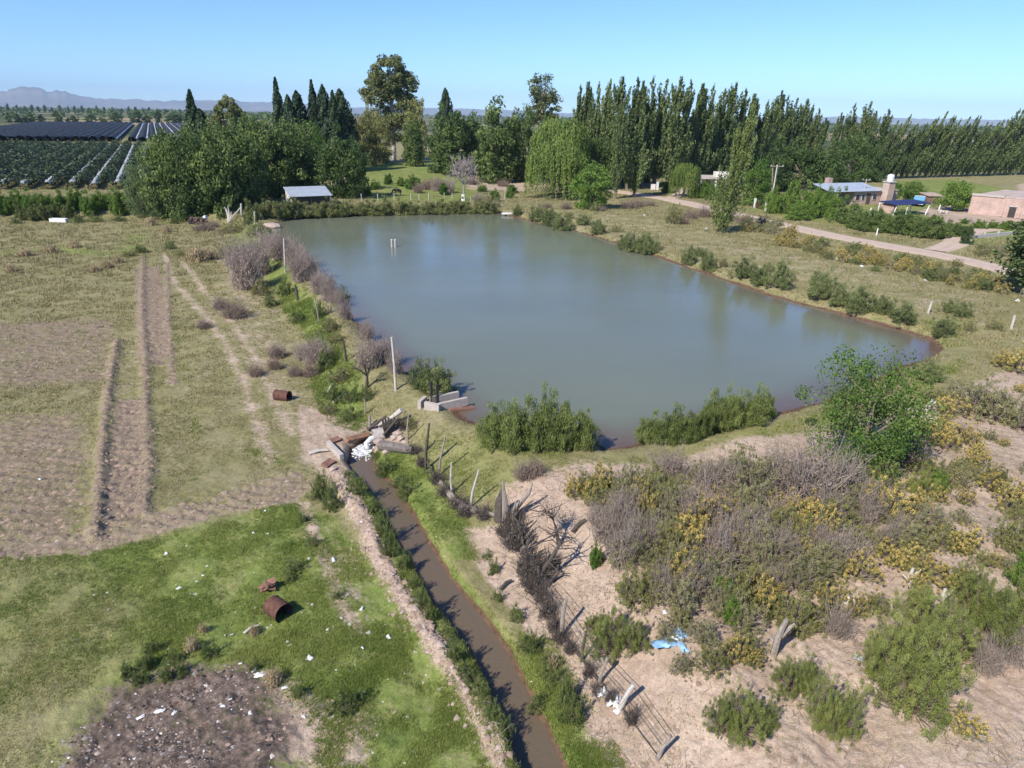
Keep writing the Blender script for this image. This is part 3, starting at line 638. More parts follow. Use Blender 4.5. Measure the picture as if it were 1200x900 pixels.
# ------------------------------------------------------------------ dirt road with wheel ruts (a sheet laid on the ground)
def spline(P, step):
    P = np.asarray(P); out = []
    for i in range(len(P) - 1):
        p0, p1, p2, p3 = P[max(i - 1, 0)], P[i], P[i + 1], P[min(i + 2, len(P) - 1)]
        for t in np.linspace(0, 1, max(2, int(np.linalg.norm(p2 - p1) / step)), endpoint=False):
            out.append(.5 * (2 * p1 + (p2 - p0) * t + (2 * p0 - 5 * p1 + 4 * p2 - p3) * t * t + (3 * p1 - p0 - 3 * p2 + p3) * t ** 3))
    return np.array(out + [P[-1]])
def road(pts, width, name, dz=.05):
    S = spline(poly(pts, ZH), 1.5); nw = 13; V = []; rut = []
    for i in range(len(S)):
        e = S[min(i + 1, len(S) - 1)] - S[max(i - 1, 0)]; e /= np.linalg.norm(e); nn = np.array([-e[1], e[0]])
        wv = width * (1 + .16 * (float(vnoise(np.array([i * .23]), np.array([3.]), 5)[0]) - .5) * 2)
        for j in range(nw):
            f = (j / (nw - 1) - .5); q = S[i] + nn * f * wv; edge = abs(f) > .49
            V.append((q[0], q[1], gz(q[0], q[1]) + (-.25 if edge else dz))); rut.append(math.exp(-((abs(f) - .19) / .07) ** 2))
    k = len(S); Fc = np.array([[i * nw + j, i * nw + j + 1, (i + 1) * nw + j + 1, (i + 1) * nw + j] for i in range(k - 1) for j in range(nw - 1)])
    m, n, l, b = nt('dirt_road'); a = n.new('ShaderNodeAttribute'); a.attribute_name = 'rut'
    t = noise(n, l, 1.3, 5, .65); c = ramp(n, l, t.outputs[0], (.3, (.41, .30, .225)), (.7, (.53, .41, .32)))
    c = mix(n, l, mth(n, l, 'MULTIPLY', a.outputs['Fac'], .45), c, (.56, .455, .375)); l.new(c, b.inputs['Base Color']); b.inputs['Roughness'].default_value = .95
    me = npmesh(name, V, Fc, m, {'rut': rut}, True)
    if me.polygons[0].normal.z < 0: me.flip_normals()
    return tag(link(name, me), kind='structure')
road(ROAD_PX[0], 4.6, 'dirt_road')
road(ROAD_PX[1], 3.4, 'farm_track', .07)
road(ROAD_PX[2], 3., 'yard_track', .06)

# ------------------------------------------------------------------ hills and far woods
def hills(name, az0, az1, R0, prof, mat, dR=2500):
    n = 900; az = np.linspace(az0, az1, n); V = []
    for k, (f, hk) in enumerate(((0, 0), (.25, .35), (.5, .75), (.72, 1.), (1., .6), (1.3, 0))):
        for a_ in az:
            h = prof(a_) * hk * (1 + (.35 if 0 < k < 3 else .05) * (float(fbm(np.array([a_ * 1.3 + k * 3.1]), np.array([k * 2.]), 4, 3)[0]) - .5))
            r = R0 + dR * f; V.append((r * math.sin(math.radians(a_)), r * math.cos(math.radians(a_)), h - 6))
    Fc = np.array([[k * n + i, k * n + i + 1, (k + 1) * n + i + 1, (k + 1) * n + i] for k in range(5) for i in range(n - 1)])
    me = npmesh(name, V, Fc, mat, None, False)
    if me.polygons[n].normal.z < 0: me.flip_normals()
    tag(link(name, me), kind='structure')
hm = plain('hill_scrub', (.16, .13, .105), .95, .45, .0012)
def az_of(px): 
    d = ray(px, HOR + (px - CX) * SL); return math.degrees(math.atan2(d[0], d[1]))
def prof_from(pts, R):
    ax = [az_of(p) for p, _ in pts]; hh = [(v / F) * R / (math.hypot(1, (p - CX) / F)) * 1.08 for p, v in pts]
    return lambda a_: float(np.interp(a_, ax, hh)) * (1 + .42 * (float(fbm(np.array([a_ * 2.1]), np.array([.5]), 6, 12)[0]) - .5))
RH = 13000.
hills('mountains', -62, 62, RH, prof_from([(-500,9),(-100,10),(0,15),(22,21),(45,21.5),(58,17),(68,19),(85,14),(110,11),(150,11),(190,9),(210,10.5),(260,11),(320,10),(420,6),(520,7.5),(580,7),(640,5),(800,3),(940,5),(1000,7.5),(1080,7),(1180,7),(1300,6),(1700,4)], RH), hm)

def woods(name, r0_, r1_, n, hh, dens):
    q = np.random.default_rng(int(r0_)); az = np.radians(q.uniform(-50, 50, n)); r = q.uniform(r0_, r1_, n); keep = fbm(az * dens, r / 500, 3, 77) > .46
    az, r = az[keep], r[keep]; k = len(az); h = hh * q.uniform(.5, 1.25, k); rad = h * q.uniform(.25, .5, k)
    P = np.stack([r * np.sin(az), r * np.cos(az), 1 + h * .45], 1); per = 26; d = unit(q.normal(size=(k, per, 3)))
    C = P[:, None] + d * np.stack([rad, rad, h * .5], 1)[:, None]; V, Fc = cards(C.reshape(-1, 3), d.reshape(-1, 3), hh * .14, .7, .5, None, q)
    t = np.repeat(np.clip(np.repeat(q.random(k), per) + q.normal(0, .12, k * per), 0, 1), 4)
    tag(link(name, npmesh(name, V, Fc, LM['dark'], {'tone': t})), 'far belt of dark trees across the plain before the mountains', 'woodland', kind='stuff')
woods('far_woodland', 900, 4200, 4200, 11, 14.)

# ------------------------------------------------------------------ the netted orchard
ROWDIR = ray(176, 127.); ROWDIR = ROWDIR[:2] / np.linalg.norm(ROWDIR[:2]); ROWN = np.array([ROWDIR[1], -ROWDIR[0]])
NETD = leafmat('netted_leaf', (.018, .030, .016), (.050, .072, .036), .1, .2); NETB = plain('blue_black_net', (.014, .017, .020), .7, .35, .6)
NETG = plain('folded_grey_net', (.40, .41, .44), .6, .25, 1.2); POSTM = plain('weathered_post', (.30, .26, .22), .9, .3, 9)
def orchard_row(x_at, y_ref, y_top, y_bot, mat, hgt_, wid, strip, label, group, q=random):
    """one row: a netted hedge of fruit trees as a lumpy ridge, and the strip of folded net along its right-hand alley"""
    o0 = G2(x_at, y_ref, ZH)
    def along(row):   # point of the row line seen at picture row
        best = min(np.arange(-160, 420, 2.), key=lambda s: abs(prj(o0 + ROWDIR * s, ZH)[1] - row) if (np.append(o0 + ROWDIR * s, 0) - EYE) @ fw > 5 else 1e9); return best
    s0, s1 = along(y_bot), along(y_top)
    if s1 - s0 < 8: return
    n = int((s1 - s0) / 1.6); A = o0 + ROWDIR * s0; rz = math.atan2(ROWDIR[1], ROWDIR[0]); rt_ = empty('orchard_row', (A[0], A[1], gz(*A)), rz)
    prof = [(-.5, 0), (-.5, .55), (-.36, .86), (0, 1), (.36, .86), (.5, .55), (.5, 0)]; V = []
    for i in range(n + 1):
        for a_, b_ in prof:
            V.append(((s1 - s0) * i / n, a_ * wid * random.uniform(.85, 1.12), b_ * hgt_ * (random.uniform(.82, 1.1) if b_ else 1)))
    np_ = len(prof); Fc = np.array([[i * np_ + j, i * np_ + j + 1, (i + 1) * np_ + j + 1, (i + 1) * np_ + j] for i in range(n) for j in range(np_ - 1)])
    if mat is NETD:      # leafy rows under the net: leaf clumps over the ridge
        k = int((s1 - s0) * 26); qq = np.random.default_rng(int(abs(x_at) * 10)); f = qq.random(k) * (s1 - s0); an = qq.uniform(.05, 3.09, k); lump = 1 + .16 * np.sin(f * 1.9) + .1 * qq.normal(size=k)
        C = np.stack([f, np.cos(an) * wid * .5 * lump, np.sin(an) ** .6 * hgt_ * .93 * lump], 1); Vl, Fl = cards(C, np.stack([0 * an, np.cos(an), np.sin(an)], 1), .30, .7, .5, None, qq); tn = np.clip(.5 + .3 * np.sin(f * 1.9 + 1) + qq.normal(0, .2, k), 0, 1)
        link('netted_canopy', npmesh('netted_canopy', Vl, Fl, mat, {'tone': np.repeat(tn, 4)}), rt_)
    else: link('netted_canopy', npmesh('netted_canopy', V, Fc, mat), rt_)
    if strip:
        V = []; y0 = -wid / 2 - .15
        for i in range(n + 1):
            for j, (f, z) in enumerate(((0, .7), (.3, 1.05), (.7, 1.05), (1, .7))): V.append(((s1 - s0) * i / n, y0 - f * strip * random.uniform(.9, 1.1), z * random.uniform(.85, 1.15) * 1.3))
        Fc = np.array([[i * 4 + j, i * 4 + j + 1, (i + 1) * 4 + j + 1, (i + 1) * 4 + j] for i in range(n) for j in range(3)]); link('folded_net', npmesh('folded_net', V, Fc, NETG), rt_)
    tag(rt_, label, 'orchard row', group)
def prj(p, z):
    v = np.array([p[0], p[1], z]) - EYE; c = v @ fw; return CX + F * (v @ rt) / c, CY - F * (v @ up) / c
ordn = 'first second third fourth fifth sixth seventh eighth ninth tenth eleventh twelfth thirteenth fourteenth fifteenth sixteenth seventeenth eighteenth nineteenth twentieth'.split()
ordn += ['twenty-' + x for x in ordn[:9]] + ['thirtieth'] + ['thirty-' + x for x in ordn[:9]] + ['fortieth'] + ['forty-' + x for x in ordn[:9]]
for i in range(26):
    orchard_row(164 - i * 13.6, 174, 173, 223, NETD, 2.3, 2.3, 1.2, f'dark green netted orchard row behind the roadside hedge, {ordn[i]} from the right' if i else 'short dark netted orchard row nearest to the big willows', 'netted orchard rows in the near block')
for i in range(22):
    orchard_row(132 - i * 10.4, 165, 146, 166, NETB, 2.4, 3.0, .5, f'blue-black netted row of the far orchard block, {ordn[i]} from its right edge' if i else 'blue-black netted row beside the grassy gap in the far orchard', 'netted orchard rows in the far block')
for i in range(8):
    orchard_row(155 + i * 12.3, 165, 146, 166, NETB, 2.3, 2.5, 1.1, f'black netted row with pale folded net, {ordn[i]} right of the grassy gap', 'netted orchard rows with pale strips')

# ------------------------------------------------------------------ the air over the plain
hb = MB().box((0, 0, 225), (34500, 34500, 520)).mesh('haze', []); hz = link('haze', hb); hz.location = (0, 0, 0); tag(hz, kind='stuff')
hmt = bpy.data.materials.new('haze'); hmt.use_nodes = True; hn = hmt.node_tree.nodes; hn.remove(hn['Principled BSDF']); hv = hn.new('ShaderNodeVolumePrincipled'); hv.inputs['Color'].default_value = (.56, .77, 1, 1); hv.inputs['Density'].default_value = .000065; hv.inputs['Anisotropy'].default_value = -.2
hmt.node_tree.links.new(hv.outputs[0], hn['Material Output'].inputs['Volume']); hb.materials.append(hmt)
# ------------------------------------------------------------------ trees (pixel column, base row, top row, crown width in photo pixels)
NAMED = []       # (object, description) still to be told apart by what stands near
def T(kind, name, px, base, top, w, desc, group=None, rz=None, cat='tree'):
    o = plant(kind, name, px, base, top, w, None, cat, group, rz); NAMED.append((o, desc)); return o
def TL(kind, name, px, base, top, w, label, group=None, rz=None, cat='tree'):
    return plant(kind, name, px, base, top, w, label, cat, group, rz)
# wood left of the pond
for px, b, t, w in [(196,250,168,66),(228,250,156,72),(252,248,150,70),(282,239,143,78),(318,231,141,76),(352,227,144,80),(205,246,158,60),(262,240,148,66),(302,229,142,60),(212,240,150,60),(240,236,150,60),(300,228,138,66),(345,222,142,60)]:
    T('broad', 'willow_tree', px, b, t, w, 'full green willow', 'willows left of the pond')
for px, b, t, w, lab in [(168,252,192,46,'silvery green willow at the left end of the wood, beside the orchard'),(190,254,182,44,'silvery green willow low in front of the wood, second from the left end'),(214,254,202,40,'low silvery green willow skirt in front of the wood, behind the scrap heap')]: TL('silverwillow', 'willow_tree', px, b, t, w, lab, 'willows left of the pond')
TL('dark', 'broadleaf_tree', 402, 232, 152, 66, 'dark broad tree right behind the white shed', 'willows left of the pond')
TL('dark', 'broadleaf_tree', 416, 222, 168, 40, 'low dark tree at the right end of the pond wood, beside the paddock')
TL('bright', 'broadleaf_tree', 366, 205, 141, 44, 'yellow-green crown showing above the dark wood left of the eucalyptus')
TL('cypress', 'cypress_tree', 235, 200, 105, 38, 'lone dark pointed cypress above the willows, beside the brown eucalyptus')
TL('spruce', 'conifer_tree', 244, 204, 128, 46, 'broad dark conifer under the lone pointed cypress')
K = [(333,200,91,22,'tallest sharp-pointed cypress, left end of the conifer row','cypress'),(345,202,112,30,'shorter conifer leaning against the tallest cypress','spruce'),(355,200,107,34,'wide dull-green conifer between the two tallest cypresses','spruce'),
     (373,200,94,22,'second tallest cypress with a thin tip, in the conifer row','cypress'),(385,201,100,30,'pointed conifer right of the thin-tipped cypress','spruce'),(396,202,106,24,'narrow conifer just left of the row end','cypress'),(404,200,105,38,'wide dark conifer closing the right end of the row','spruce')]
for px, b, t, w, lab, k in K: TL(k, 'conifer_tree' if k == 'spruce' else 'cypress_tree', px, b, t, w * 1.4, lab, 'conifers above the pond wood')
# eucalyptus, two big open crowns and a smaller one
KIND['euc_big'] = [k_euc(np.random.default_rng(4), [(-.01,.80,.16,.18,60),(-.13,.66,.12,.13,36),(.10,.70,.12,.14,36),(.14,.46,.14,.13,34),(-.08,.42,.10,.12,22),(.02,.34,.14,.14,24)])]
KIND['euc_thin'] = [k_euc(np.random.default_rng(6), [(0,.84,.14,.14,34),(-.07,.66,.12,.12,24),(.09,.68,.12,.13,26),(0,.45,.16,.2,34)], per=60)]
KIND['euc_low'] = [k_euc(np.random.default_rng(8), [(0,.70,.26,.27,80),(-.2,.55,.16,.2,34),(.22,.58,.16,.2,34),(0,.3,.3,.24,50)], .018)]
TL('euc_big', 'eucalyptus_tree', 462, 188, 63, 74, 'tallest tree, a eucalyptus with a pale bare trunk behind the paddock', rz=0)
TL('euc_thin', 'eucalyptus_tree', 633, 206, 84, 46, 'thin open eucalyptus rising behind the rounded trees, left of the poplars', rz=.4)
TL('euc_low', 'eucalyptus_tree', 276, 206, 110, 50, 'brown-green eucalyptus rising above the willows left of the cypresses', rz=.2)
TL('olive', 'broadleaf_tree', 488, 190, 112, 34, 'brown-green tree touching the right side of the tall eucalyptus')
for px, b, t, w, lab in [(428,194,128,44,'olive-brown tree between the conifer row and the tall eucalyptus'),(447,191,136,36,'olive-brown tree close left of the pale eucalyptus trunk'),(413,197,126,26,'grey-green slender tree right of the conifer row'),(436,190,118,26,'small round-topped tree peeping over the olive-brown ones')]:
    TL('olive', 'broadleaf_tree', px, b, t, w, lab)
TL('rounded', 'broadleaf_tree', 485, 195, 138, 30, 'dark narrow round tree standing alone in front of the tall eucalyptus')
TL('spruce', 'conifer_tree', 523, 184, 104, 36, 'dark conifer top above the round trees, right of the tall eucalyptus')
for px, b, t, w, lab in [(514,203,140,28,'lower round tree left of the big round pair'),(532,206,129,50,'left one of two big round trees behind the bare tree'),(556,204,134,36,'round tree between the two big round ones'),(582,214,122,58,'right one of two big round trees, behind the bare grey tree')]:
    TL('rounded', 'broadleaf_tree', px, b, t, w, lab, 'round dense trees behind the bare tree')
TL('dark', 'broadleaf_tree', 613, 213, 130, 50, 'dark tree between the big round tree and the weeping willow')
TL('rounded', 'broadleaf_tree', 600, 205, 138, 40, 'dark upright tree below the thin eucalyptus, left of the willow')
TL('willow', 'weeping_willow', 655, 224, 137, 74, 'tall weeping willow, the higher of the pale green pair behind the far shore')
TL('willow', 'weeping_willow', 650, 232, 166, 74, 'weeping willow in front, trailing its branches to the ground by the far shore')
TL('bright', 'broadleaf_tree', 693, 245, 188, 54, 'round bright tree low at the shore right of the weeping willows')
# bare tree
p = GT(543, 235); h = hpx(p, 178); o = empty('bare_tree', p); s = h
k_bare(np.random.default_rng(3)).build('branches', plain('silver_twig', (.33, .28, .265), .9, .2, 6), o)
m = MB(); m.tube([(0, 0, 0), (0, 0, .07), (0, 0, .13)], [.045, .040, .037], 8); m.build('whitewash', plain('whitewash', (.78, .76, .72), .9, .1), o)
o.scale = (s, s, s); tag(o, 'leafless grey tree with a whitewashed trunk foot by the far shore', 'tree')
# tall poplars in the row behind the road
POP = [(672,216,100,20),(681,216,96,20),(692,218,97,22),(704,219,93,24),(717,222,90,26),(734,222,91,26),(742,219,95,18),(752,220,90,24),(767,219,93,24),(782,220,90,26),(794,219,94,22),(808,217,98,24),(820,217,99,22),(833,215,104,22),(845,215,97,24),(857,214,104,22),(868,213,110,22),(884,212,118,20),(893,211,113,20)]
for i, (px, b, t, w) in enumerate(POP):
    TL('poplar', 'poplar_tree', px, b, t, w * 1.42, f'tall dark poplar, {ordn[i]} from the left in the high row behind the dirt road', 'high poplar row behind the dirt road', rz=random.uniform(-.5, .5))
TL('poplar', 'poplar_tree', 721, 233, 118, 26, 'front poplar with a bare dark foot at the left start of the dirt road', rz=0)
TL('poplar', 'poplar_tree', 743, 231, 122, 34, 'broad front poplar standing right at the dirt road, second of two', rz=.2)
for i, (px, b, t, w) in enumerate([(900,203,106,18),(908,203,112,20),(918,203,115,20),(930,203,116,20),(945,203,127,18),(972,204,132,14),(985,204,121,18),(1001,205,119,22),(1010,206,130,16),(1023,206,128,22),(955,204,138,16),(938,203,122,14)]):
    TL('poplar', 'poplar_tree', px, b, t, w * 1.35, f'poplar rising behind the dark bushy trees, number {i + 1} of that loose group' if 0 else f'slender poplar behind the dark bushy trees, {ordn[sorted([900,908,918,930,945,972,985,1001,1010,1023,955,938]).index(px)]} from the left', 'slender poplars behind the bushy trees', rz=random.uniform(-.3, .3))
# dark bushy trees in front of the poplars
for px, b, t, w in [(700,222,150,46),(736,216,158,40),(772,207,166,56),(802,205,168,58),(834,206,170,58),(866,205,168,56),(896,206,158,52)]:
    T('dark', 'broadleaf_tree', px, b, t, w, 'dark leafy tree at the feet of the poplars', 'dark trees below the poplars')
for px, b, t, w in [(905,224,162,52),(934,225,163,58),(962,226,166,58),(990,222,160,56),(1014,213,160,42)]:
    T('dark', 'broadleaf_tree', px, b, t, w, 'dark bushy tree behind the grey-roofed house', 'dark bushy trees behind the house')
# the wind-bent row, and the lone poplar
x, i = 1024., 0
while x < 1262:
    b = 210 - (x - 1024) * .03; t = {2: 134, 8: 130, 21: 128, 23: 126}.get(i, 143 + random.uniform(-7, 6) - (x - 1040) * .02 - (12 if 1160 < x < 1190 else 0))
    TL('windpoplar', 'poplar_tree', x, b, t, random.uniform(19, 26), 'wind-bent poplar in the long leaning row behind the green crop field', 'long wind-bent poplar row', rz=random.uniform(-.2, .25)); x += random.uniform(5.2, 7.6); i += 1
TL('palepoplar', 'poplar_tree', 845, 273, 120, 42, 'lone pale leaning poplar between the pond and the dirt road', rz=.1)
TL('poplar', 'poplar_tree', 1200, 347, 214, 92, 'dense dark poplar cut by the right edge of the view', rz=0)
# near the road and the house
TL('willow', 'weeping_willow', 801, 231, 191, 38, 'small round weeping willow beside the dirt road, left of the flat-roofed house')
TL('bright', 'broadleaf_tree', 884, 241, 186, 46, 'bright green tree just right of the lone pale poplar')
TL('umbrella', 'pepper_tree', 1117, 247, 210, 50, 'wide round dense tree left of the unfinished brick building')
TL('bright', 'fruit_tree', 1067, 235, 211, 28, 'small tree behind the blue pickup')
TL('bright', 'fruit_tree', 1048, 229, 213, 22, 'small tree right behind the water tank tower')
TL('dark', 'broadleaf_tree', 1131, 286, 261, 20, 'small dark tree standing alone at the fork of the dirt road')
for px, b, t, w in [(11,143.5,132,9),(22,143.5,131,12),(31,143.5,136,10),(38,143.5,129,9),(49,143.5,134,12),(69,143.5,128,12),(81,143.5,138,8),(88,143.5,134,10),(107,143.5,134,16),(122,143.5,138,12),(137,143.5,132,18),(160,144,128,16),(173,144,134,13),(186,144,126,10),(205,144.5,133,26),(222,145,131,22)]:
    T('fartree', 'field_tree', px, b, t, w, 'far round field tree', 'far trees behind the orchard')
x = -20
while x < 230:   # narrow trees still farther away
    TL('farpoplar', 'field_tree', x, 132.5 + .02 * (x - 100) , 124.5 + .02 * (x - 100) + random.uniform(-2, 2), random.uniform(4, 6), 'tiny far poplar in the belt under the mountains', 'far poplars under the mountains', rz=0); x += random.uniform(6, 11)

# ------------------------------------------------------------------ shrubs; their labels come from what stands nearest
def S(kind, px, b, t, w, desc, name='shrub', group=None, cat='shrub'):
    o = plant(kind, name, px, b, t, w, None, cat, group); NAMED.append((o, desc)); return o
DS = dict(hedge='bright leafy bush', darkhedge='dark leafy bush', rivershrub='green willowy shrub', reedbush='reedy green bush', nearwillow='fresh green willow bush', yellow='yellow-flowered shrub', sage='grey-green shrub',
          oliveshrub='olive-green shrub', feather='feathery green shrub', tangle='bare grey thorn tangle', tamarisk='pinkish bare tamarisk', tumble='dead brown brush', thorn='dark thorny brush', weed='lush green weed clump', straw='dry straw tussock')
def many(kind, rows, group=None, name=None):
    if group and 'on the sand' in group and kind != 'tangle': rows = [(a, b, t + (b - t) * .16, w * 1.12) for a, b, t, w in rows]
    if group == 'green weeds along the ditch': rows = [(a + random.uniform(-4, 4), b + random.uniform(-5, 5), b + random.uniform(-5, 5) - (b - t) * random.uniform(.5, 1.25), w * random.uniform(.7, 1.35)) for a, b, t, w in rows]; rows = [(a, max(b, t + 8), t, w) for a, b, t, w in rows]
    if group == 'green weeds on the left bank' and kind == 'weed': many('oliveshrub', [(a, b, t + (b - t) * .2, w) for a, b, t, w in rows[1::3]], 'low brush on the left bank'); rows = [r for i, r in enumerate(rows) if i % 3 != 1]
    nm = name or dict(yellow='flowering_shrub', sage='sage_shrub', oliveshrub='olive_shrub', feather='feathery_shrub', rivershrub='willow_shrub', nearwillow='willow_shrub', hedge='leafy_bush', darkhedge='leafy_bush', weed='weed', straw='grass_tussock', tumble='dead_brush', tangle='thorn_tangle', tamarisk='tamarisk', reedbush='reed_bush').get(kind, 'shrub')
    ct = dict(weed='weed', straw='grass tussock', tumble='brush', thorn='brush').get(kind, 'shrub')
    for px, b, t, w in rows: S(kind, px, b, t, w, DS[kind], nm, group, ct)
# hedge in front of the orchard, brush before it
many('hedge', [(x, 249 + random.uniform(-1, 1), 224 + random.uniform(-3, 4), 26) for x in range(-12, 160, 17)], 'hedge bushes before the orchard')
many('reedbush', [(27,258,240,16),(40,259,238,18),(53,258,238,18),(66,256,237,18),(79,256,237,18)], 'dry reeds before the orchard hedge')
many('weed', [(92,261,250,18),(112,260,250,24),(140,259,251,22),(20,262,254,18),(205,262,253,14),(222,258,249,16)])
for x in range(-8, 212, 9): TL('oliveshrub', 'hedge_bush', x, 174.5, 165 + random.uniform(-1.5, 1.5), 13, 'low olive bush of the hedge between the two orchard blocks', 'low hedge between the orchard blocks', cat='shrub')
# reeds along the far shore
x = 298
while x < 582:
    S('reedbush', x, 257 - (x - 300) * .022 + random.uniform(-1.5, 1), 233 + random.uniform(-2, 4) + (2 if x > 500 else 0), random.uniform(20, 30), DS['reedbush'], 'reed_bush', 'reedy bushes along the far shore'); x += random.uniform(10, 15)
many('hedge', [(412,226,214,20),(440,222,212,16),(455,216,203,12),(484,222,206,22),(470,218,208,14),(430,229,218,16),(520,228,214,18),(580,236,222,16),(597,232,221,14),(565,225,216,16),(600,226,216,20),(447,190,181,10)], 'bushes in the paddock')
many('tumble', [(502,222,208,26),(515,218,207,20),(553,216,206,24),(572,214,206,20),(590,218,209,20),(490,226,213,16),(700,247,238,26),(737,244,231,26),(748,242,232,24),(762,241,234,18),(808,256,243,24),(826,254,240,26),(846,257,243,22),(858,259,248,22),(800,262,252,20),(870,262,250,20),(640,243,236,18),(663,245,236,20)], 'dead brush behind the pond')
many('tamarisk', [(511,224,209,18),(526,226,210,22),(560,238,226,18)], 'dry tamarisks')
many('sage', [(571,240,228,20),(582,243,231,14),(560,240,230,12)], 'grey bushes by the landing')
# right-hand shore
many('rivershrub', [(606,253,240,14),(629,258,240,20),(645,265,244,20),(661,271,248,22),(684,263,251,20),(702,274,257,20),(640,256,246,14),(745,296,271,34),(760,298,276,26),(733,290,274,20),(807,310,287,18),(830,316,294,22),(871,325,301,28),(890,333,311,24),(912,337,304,30),(820,300,289,16),(962,350,318,30),(984,358,332,26),(1006,366,334,30),(1034,366,345,26),(1058,378,356,34),(1103,394,372,26),(1086,446,421,32),(957,334,318,16),(1112,366,351,20),(1128,372,354,20)], 'shrubs along the right shore')
many('oliveshrub', [(790,262,240,24),(722,272,262,14),(667,256,248,14),(848,313,300,14),(900,318,306,16),(925,330,316,16)])
# band south of the road
BAND = [(872,262),(905,270),(940,281),(975,292),(1010,297),(1045,303),(1080,312),(1115,320),(1150,326),(1190,336)]
for i in range(95):
    f = random.uniform(0, len(BAND) - 1.001); k = int(f); f -= k; px = BAND[k][0] * (1 - f) + BAND[k + 1][0] * f; py = BAND[k][1] * (1 - f) + BAND[k + 1][1] * f + random.uniform(-5, 11)
    kind = random.choice(['yellow', 'yellow', 'yellow', 'oliveshrub', 'oliveshrub', 'rivershrub', 'sage']); sz = random.uniform(.55, 1.15)
    S(kind, px, py + 4, py + 4 - 13 * sz, 21 * sz, DS[kind], dict(yellow='flowering_shrub', sage='sage_shrub', oliveshrub='olive_shrub').get(kind, 'willow_shrub'), 'shrub band below the dirt road')
many('yellow', [(915,288,276,20),(1023,310,297,16),(985,300,289,16)])
many('sage', [(880,270,255,22),(893,262,252,22),(1176,300,283,24),(1163,296,284,18),(1190,306,290,20)])
many('oliveshrub', [(1150,300,287,22),(1120,312,302,16),(1165,386,372,22),(1135,388,374,18)])
# hedges between road and house
many('hedge', [(906,250,222,26),(926,251,215,32),(947,255,217,34),(960,252,220,26),(968,252,222,24),(900,246,226,20),(977,258,225,32),(935,258,238,30)], 'leafy bushes beside the dirt road')
many('darkhedge', [(992,262,238,36),(1004,268,246,32),(1020,271,247,34),(1037,272,249,34),(1053,274,251,34),(1069,276,251,34),(1085,279,252,34),(1098,279,255,30),(1112,277,261,22),(1122,276,262,20),(1028,264,245,26),(1062,268,248,24)], 'hedge bushes in front of the house')
many('hedge', [(822,232,214,30),(838,235,218,26),(812,231,216,20),(852,236,224,20),(780,226,211,16),(757,214,204,14),(830,226,212,22),(1046,232,219,20),(1130,262,256,14),(1147,268,258,18),(1163,268,259,16),(1178,269,258,18),(1195,270,258,18)], 'bushes by the yards')
many('weed', [(1025,318,310,18),(1045,240,234,16),(1185,290,282,16),(1150,292,285,18),(1168,296,290,18),(875,262,254,14)])
# near shore
many('nearwillow', [(578,522,478,52),(603,524,468,56),(632,525,462,62),(658,524,472,52),(684,525,482,46),(760,520,486,44),(785,519,480,52),(806,517,484,40),(836,507,460,46),(856,503,458,44),(880,497,456,46),(896,492,462,30),(822,512,474,30)], 'willow bushes on the near shore')
many('rivershrub', [(497,458,418,34),(517,466,428,36)])
TL('mesquite', 'broadleaf_tree', 1008, 545, 413, 150, 'big airy bright green tree at the near right corner of the pond', rz=.7)
# tamarisks and weeds on the left bank
many('tamarisk', [(291,338,282,56),(303,322,276,46),(276,312,284,36),(328,304,271,40),(345,312,282,34),(352,330,295,34),(364,326,300,30),(375,344,318,28),(385,352,328,26),(404,374,352,22),(430,398,376,24),(434,430,395,44),(452,424,396,30),(463,436,410,26),(372,426,396,48),(358,420,402,32),(318,300,276,30)], 'dry tamarisks along the left bank')
many('tumble', [(325,418,399,28),(276,372,350,40),(258,362,346,26),(240,270,258,30),(250,266,258,20),(322,432,416,22),(345,440,424,22),(300,440,424,26),(365,440,424,30),(240,384,372,24),(615,560,538,38),(628,556,536,30)], 'dead brush on the left bank')
many('straw', [(232,306,286,46),(247,304,288,34),(110,318,308,26),(125,314,302,22),(30,300,288,30),(60,296,284,30),(12,318,308,24),(88,290,280,24),(138,308,298,20),(178,264,252,22),(195,272,262,18)])
many('weed', [(300,276,258,40),(275,272,256,34),(318,284,268,30),(290,262,248,26),(305,345,325,30),(335,346,326,30),(318,358,342,26),(388,388,368,26),(375,372,352,24),(402,352,336,20),(395,400,384,26),(350,378,362,24),(384,430,408,36),(400,446,424,34),(392,468,446,36),(412,470,450,30),(385,484,468,26),(408,492,474,30),(432,468,452,22),(482,502,484,18),(300,296,282,24),(262,300,288,22),(150,300,290,20),(165,296,286,20),(200,292,280,16),(212,300,290,16)], 'green weeds on the left bank')
many('weed', [(378,580,556,40),(392,596,574,26),(405,556,540,24),(420,578,560,26),(436,600,580,24),(447,622,600,22),(460,646,622,26),(470,668,644,24),(482,690,664,26),(496,708,682,26),(508,730,704,28),(522,752,724,28),(534,775,748,28),(548,792,766,28),(562,815,788,30),(576,836,808,30),(588,858,830,30),(366,640,628,20),(440,538,524,26),(452,552,534,28),(468,566,550,26),(480,582,566,26),(612,676,656,24),(608,640,628,16),(578,670,656,18),(570,652,640,16),(624,760,738,30),(604,724,708,20),(642,776,752,34),(650,800,772,34),(662,826,798,36),(636,828,804,30),(672,846,816,34),(585,706,690,18),(1118,633,618,20)], 'green weeds along the ditch')
many('weed', [(170,782,764,26),(196,796,776,26),(165,800,784,24),(205,776,760,24),(150,790,774,24),(215,790,774,22),(246,768,752,26),(350,816,800,22),(408,832,806,44),(395,700,690,20),(345,668,654,28),(340,680,668,22),(178,762,748,24),(355,610,600,18),(300,785,772,18)], 'weeds round the burn heap')
many('straw', [(648,782,764,26),(226,762,742,26),(322,800,780,34),(298,744,730,20),(238,740,728,18)])
